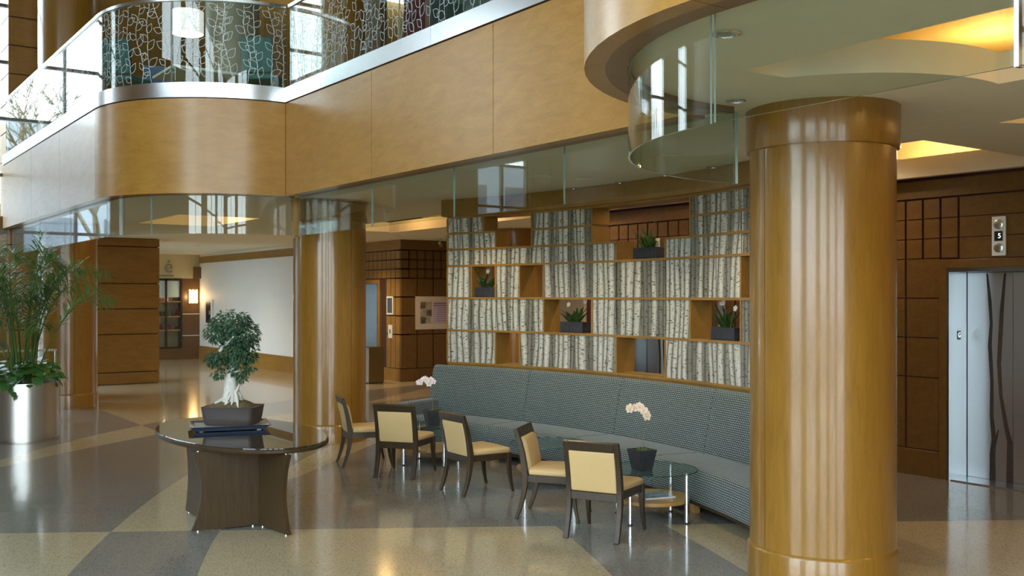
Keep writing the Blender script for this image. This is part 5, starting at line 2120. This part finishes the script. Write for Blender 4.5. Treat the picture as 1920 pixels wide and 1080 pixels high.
# a vine trailing over the rim
va = -pi / 2 + .1
MB().tube([(cos(va) * .38, sin(va) * .38, .84), (cos(va) * .46, sin(va) * .46, .84), (cos(va) * .475, sin(va) * .475, .68)], .006, 5).build('vine', M['pothos'], pl)
for i in range(4):
    ob = hl.copy()
    COL.objects.link(ob)
    ob.parent = pl
    ob.scale = (.085,) * 3
    ob.location = (cos(va + (i - 1.5) * .07) * .475, sin(va + (i - 1.5) * .07) * .475, .80 - i * .045)
    ob.rotation_euler = (0, 1.2, va + (-.8 if i % 2 else .8))

# free-standing glass guard behind the planter
gx, gy = cam2w(*(((103 - 960) / F * 16.3), 16.3))
gg = empty('glass_guard', (gx, gy, 0), label='low clear glass guard with steel top rail behind the palm planter', cat='guard')
MB().box(-0.006, 0.006, -2.2, 0.0, 0.05, 1.15).build('pane', M['glass'], gg)
MB().box(-0.010, 0.010, -0.004, 0.018, 0.05, 1.15).build('edge_strip', M['glassedge'], gg)
MB().box(-0.03, 0.03, -2.2, 0.02, 1.15, 1.185).build('top_rail', M['steel'], gg)
MB().box(-0.06, 0.06, -2.2, 0.10, 0.0, 0.05).build('shoe', M['steel'], gg)

# ================================================================== UPPER FLOOR
FL = 4.601


def diner(loc, rz, label, mat):
    rt = empty('dining_chair', (loc[0], loc[1], FL), rz, label=label, cat='chair')
    for sx_ in (-1, 1):
        MB().tube([(sx_ * .21, -.24, 0), (sx_ * .21, -.20, .45), (sx_ * .21, -.27, .98)], [.016, .02, .016], 6).build('leg', M['darkwood'], rt, 40)
        MB().tube([(sx_ * .21, .22, 0), (sx_ * .21, .20, .45)], [.014, .02], 6).build('leg', M['darkwood'], rt, 40)
    MB().box(-.23, .23, -.22, .23, .43, .51).build('seat', mat, rt, bevel=.02)
    m_ = MB()
    strip_yz(m_, -.225, .225, [(-.205, .52), (-.22, .65), (-.245, .82), (-.275, .99)], [.06, .07, .065, .05])
    m_.build('backrest', mat, rt, bevel=.015)
    return rt


def pxz(x, Y):
    return cam2w((x - 960) * Y / F, Y)


diner(pxz(493, 13.9), heading(.1, 1), 'teal upper floor dining chair at the right end of the curved balcony', M['teal'])
diner(pxz(240, 14.0), heading(.3, 1), 'teal dining chair at the left end of the curved balcony', M['teal'])
diner(pxz(296, 15.6), heading(-.4, 1), 'blue dining chair beside the left teal chair on the balcony', M['blue'])
tb = empty('dining_table', (*pxz(368, 14.9), FL), label='square dining table behind the balcony glass', cat='table')
MB().box(-.5, .5, -.5, .5, .72, .76).build('top', M['linen'], tb, bevel=.005)
MB().lathe([(.05, 0.03), (.04, .72)], 16).build('post', M['darkwood'], tb, 40)
MB().lathe([(.28, 0), (.28, .03)], 24).build('foot', M['darkwood'], tb, 40)
dp = pxz(352, 15.2)
dl = empty('pendant_lamp', (dp[0], dp[1], 6.05), label='white drum pendant lamp over the balcony tables', cat='lamp')
MB().lathe([(.235, 0), (.235, .34), (.228, .34), (.228, .0)], 40).build('drum_shade', M['shade'], dl, 40)
MB().tube([(0, 0, .2), (0, 0, 2.4)], .006, 6).build('cord', M['black'], dl)
# drapes along the balcony


def drape(p0, p1, z0, z1, mat, label, folds=9, amp=.06):
    m_ = MB()
    a, b_ = Vector(p0), Vector(p1)
    d = b_ - a
    nn = Vector((-d.y, d.x)).normalized()
    n = folds * 6
    pts = [(a + d * (i / n)) + nn * amp * sin(2 * pi * folds * i / n) for i in range(n + 1)]
    pts2 = [p + nn * .012 for p in pts]
    m_.band([(p.x, p.y) for p in pts], [(p.x, p.y) for p in pts2], z0, z1)
    ob = m_.build('curtain', mat, None, 60)
    return tag(ob, label, 'curtain')


drape((-11.05, 6.3), (-10.55, 6.3), FL, 8.9, M['maroon'], 'maroon curtain hanging behind the straight balcony glass', 4)
drape((-10.5, 6.35), (-6.0, 6.35), FL, 8.9, M['tealdrape'], 'dark teal curtain hanging behind the straight balcony glass', 26)
tag(MB().box(-11.3, -5.8, 6.2, 6.5, 8.9, 8.96).build('curtain_rail', M['mullion']), 'curtain rail over the balcony drapes', 'rail')
tag(MB().box(-15.5, -12.2, 9.0, 9.15, 4.6, 9.5).build('wall_partition', M['panelwood']), 'wood partition on the upper floor', 'wall', kind='structure')
tag(MB().box(-21.5, -17.6, 9.5, 9.65, 4.6, 9.5).build('wall_partition.001', M['olive']), 'olive partition on the upper floor', 'wall', kind='structure')
oc = MB().lathe([(.42, 4.6), (.42, 9.5)], 40, pxz(436, 16.0)).build('column_upper', M['olive'], None, 40)
tag(oc, 'olive plaster column behind the balcony dining chairs', 'column', kind='structure')
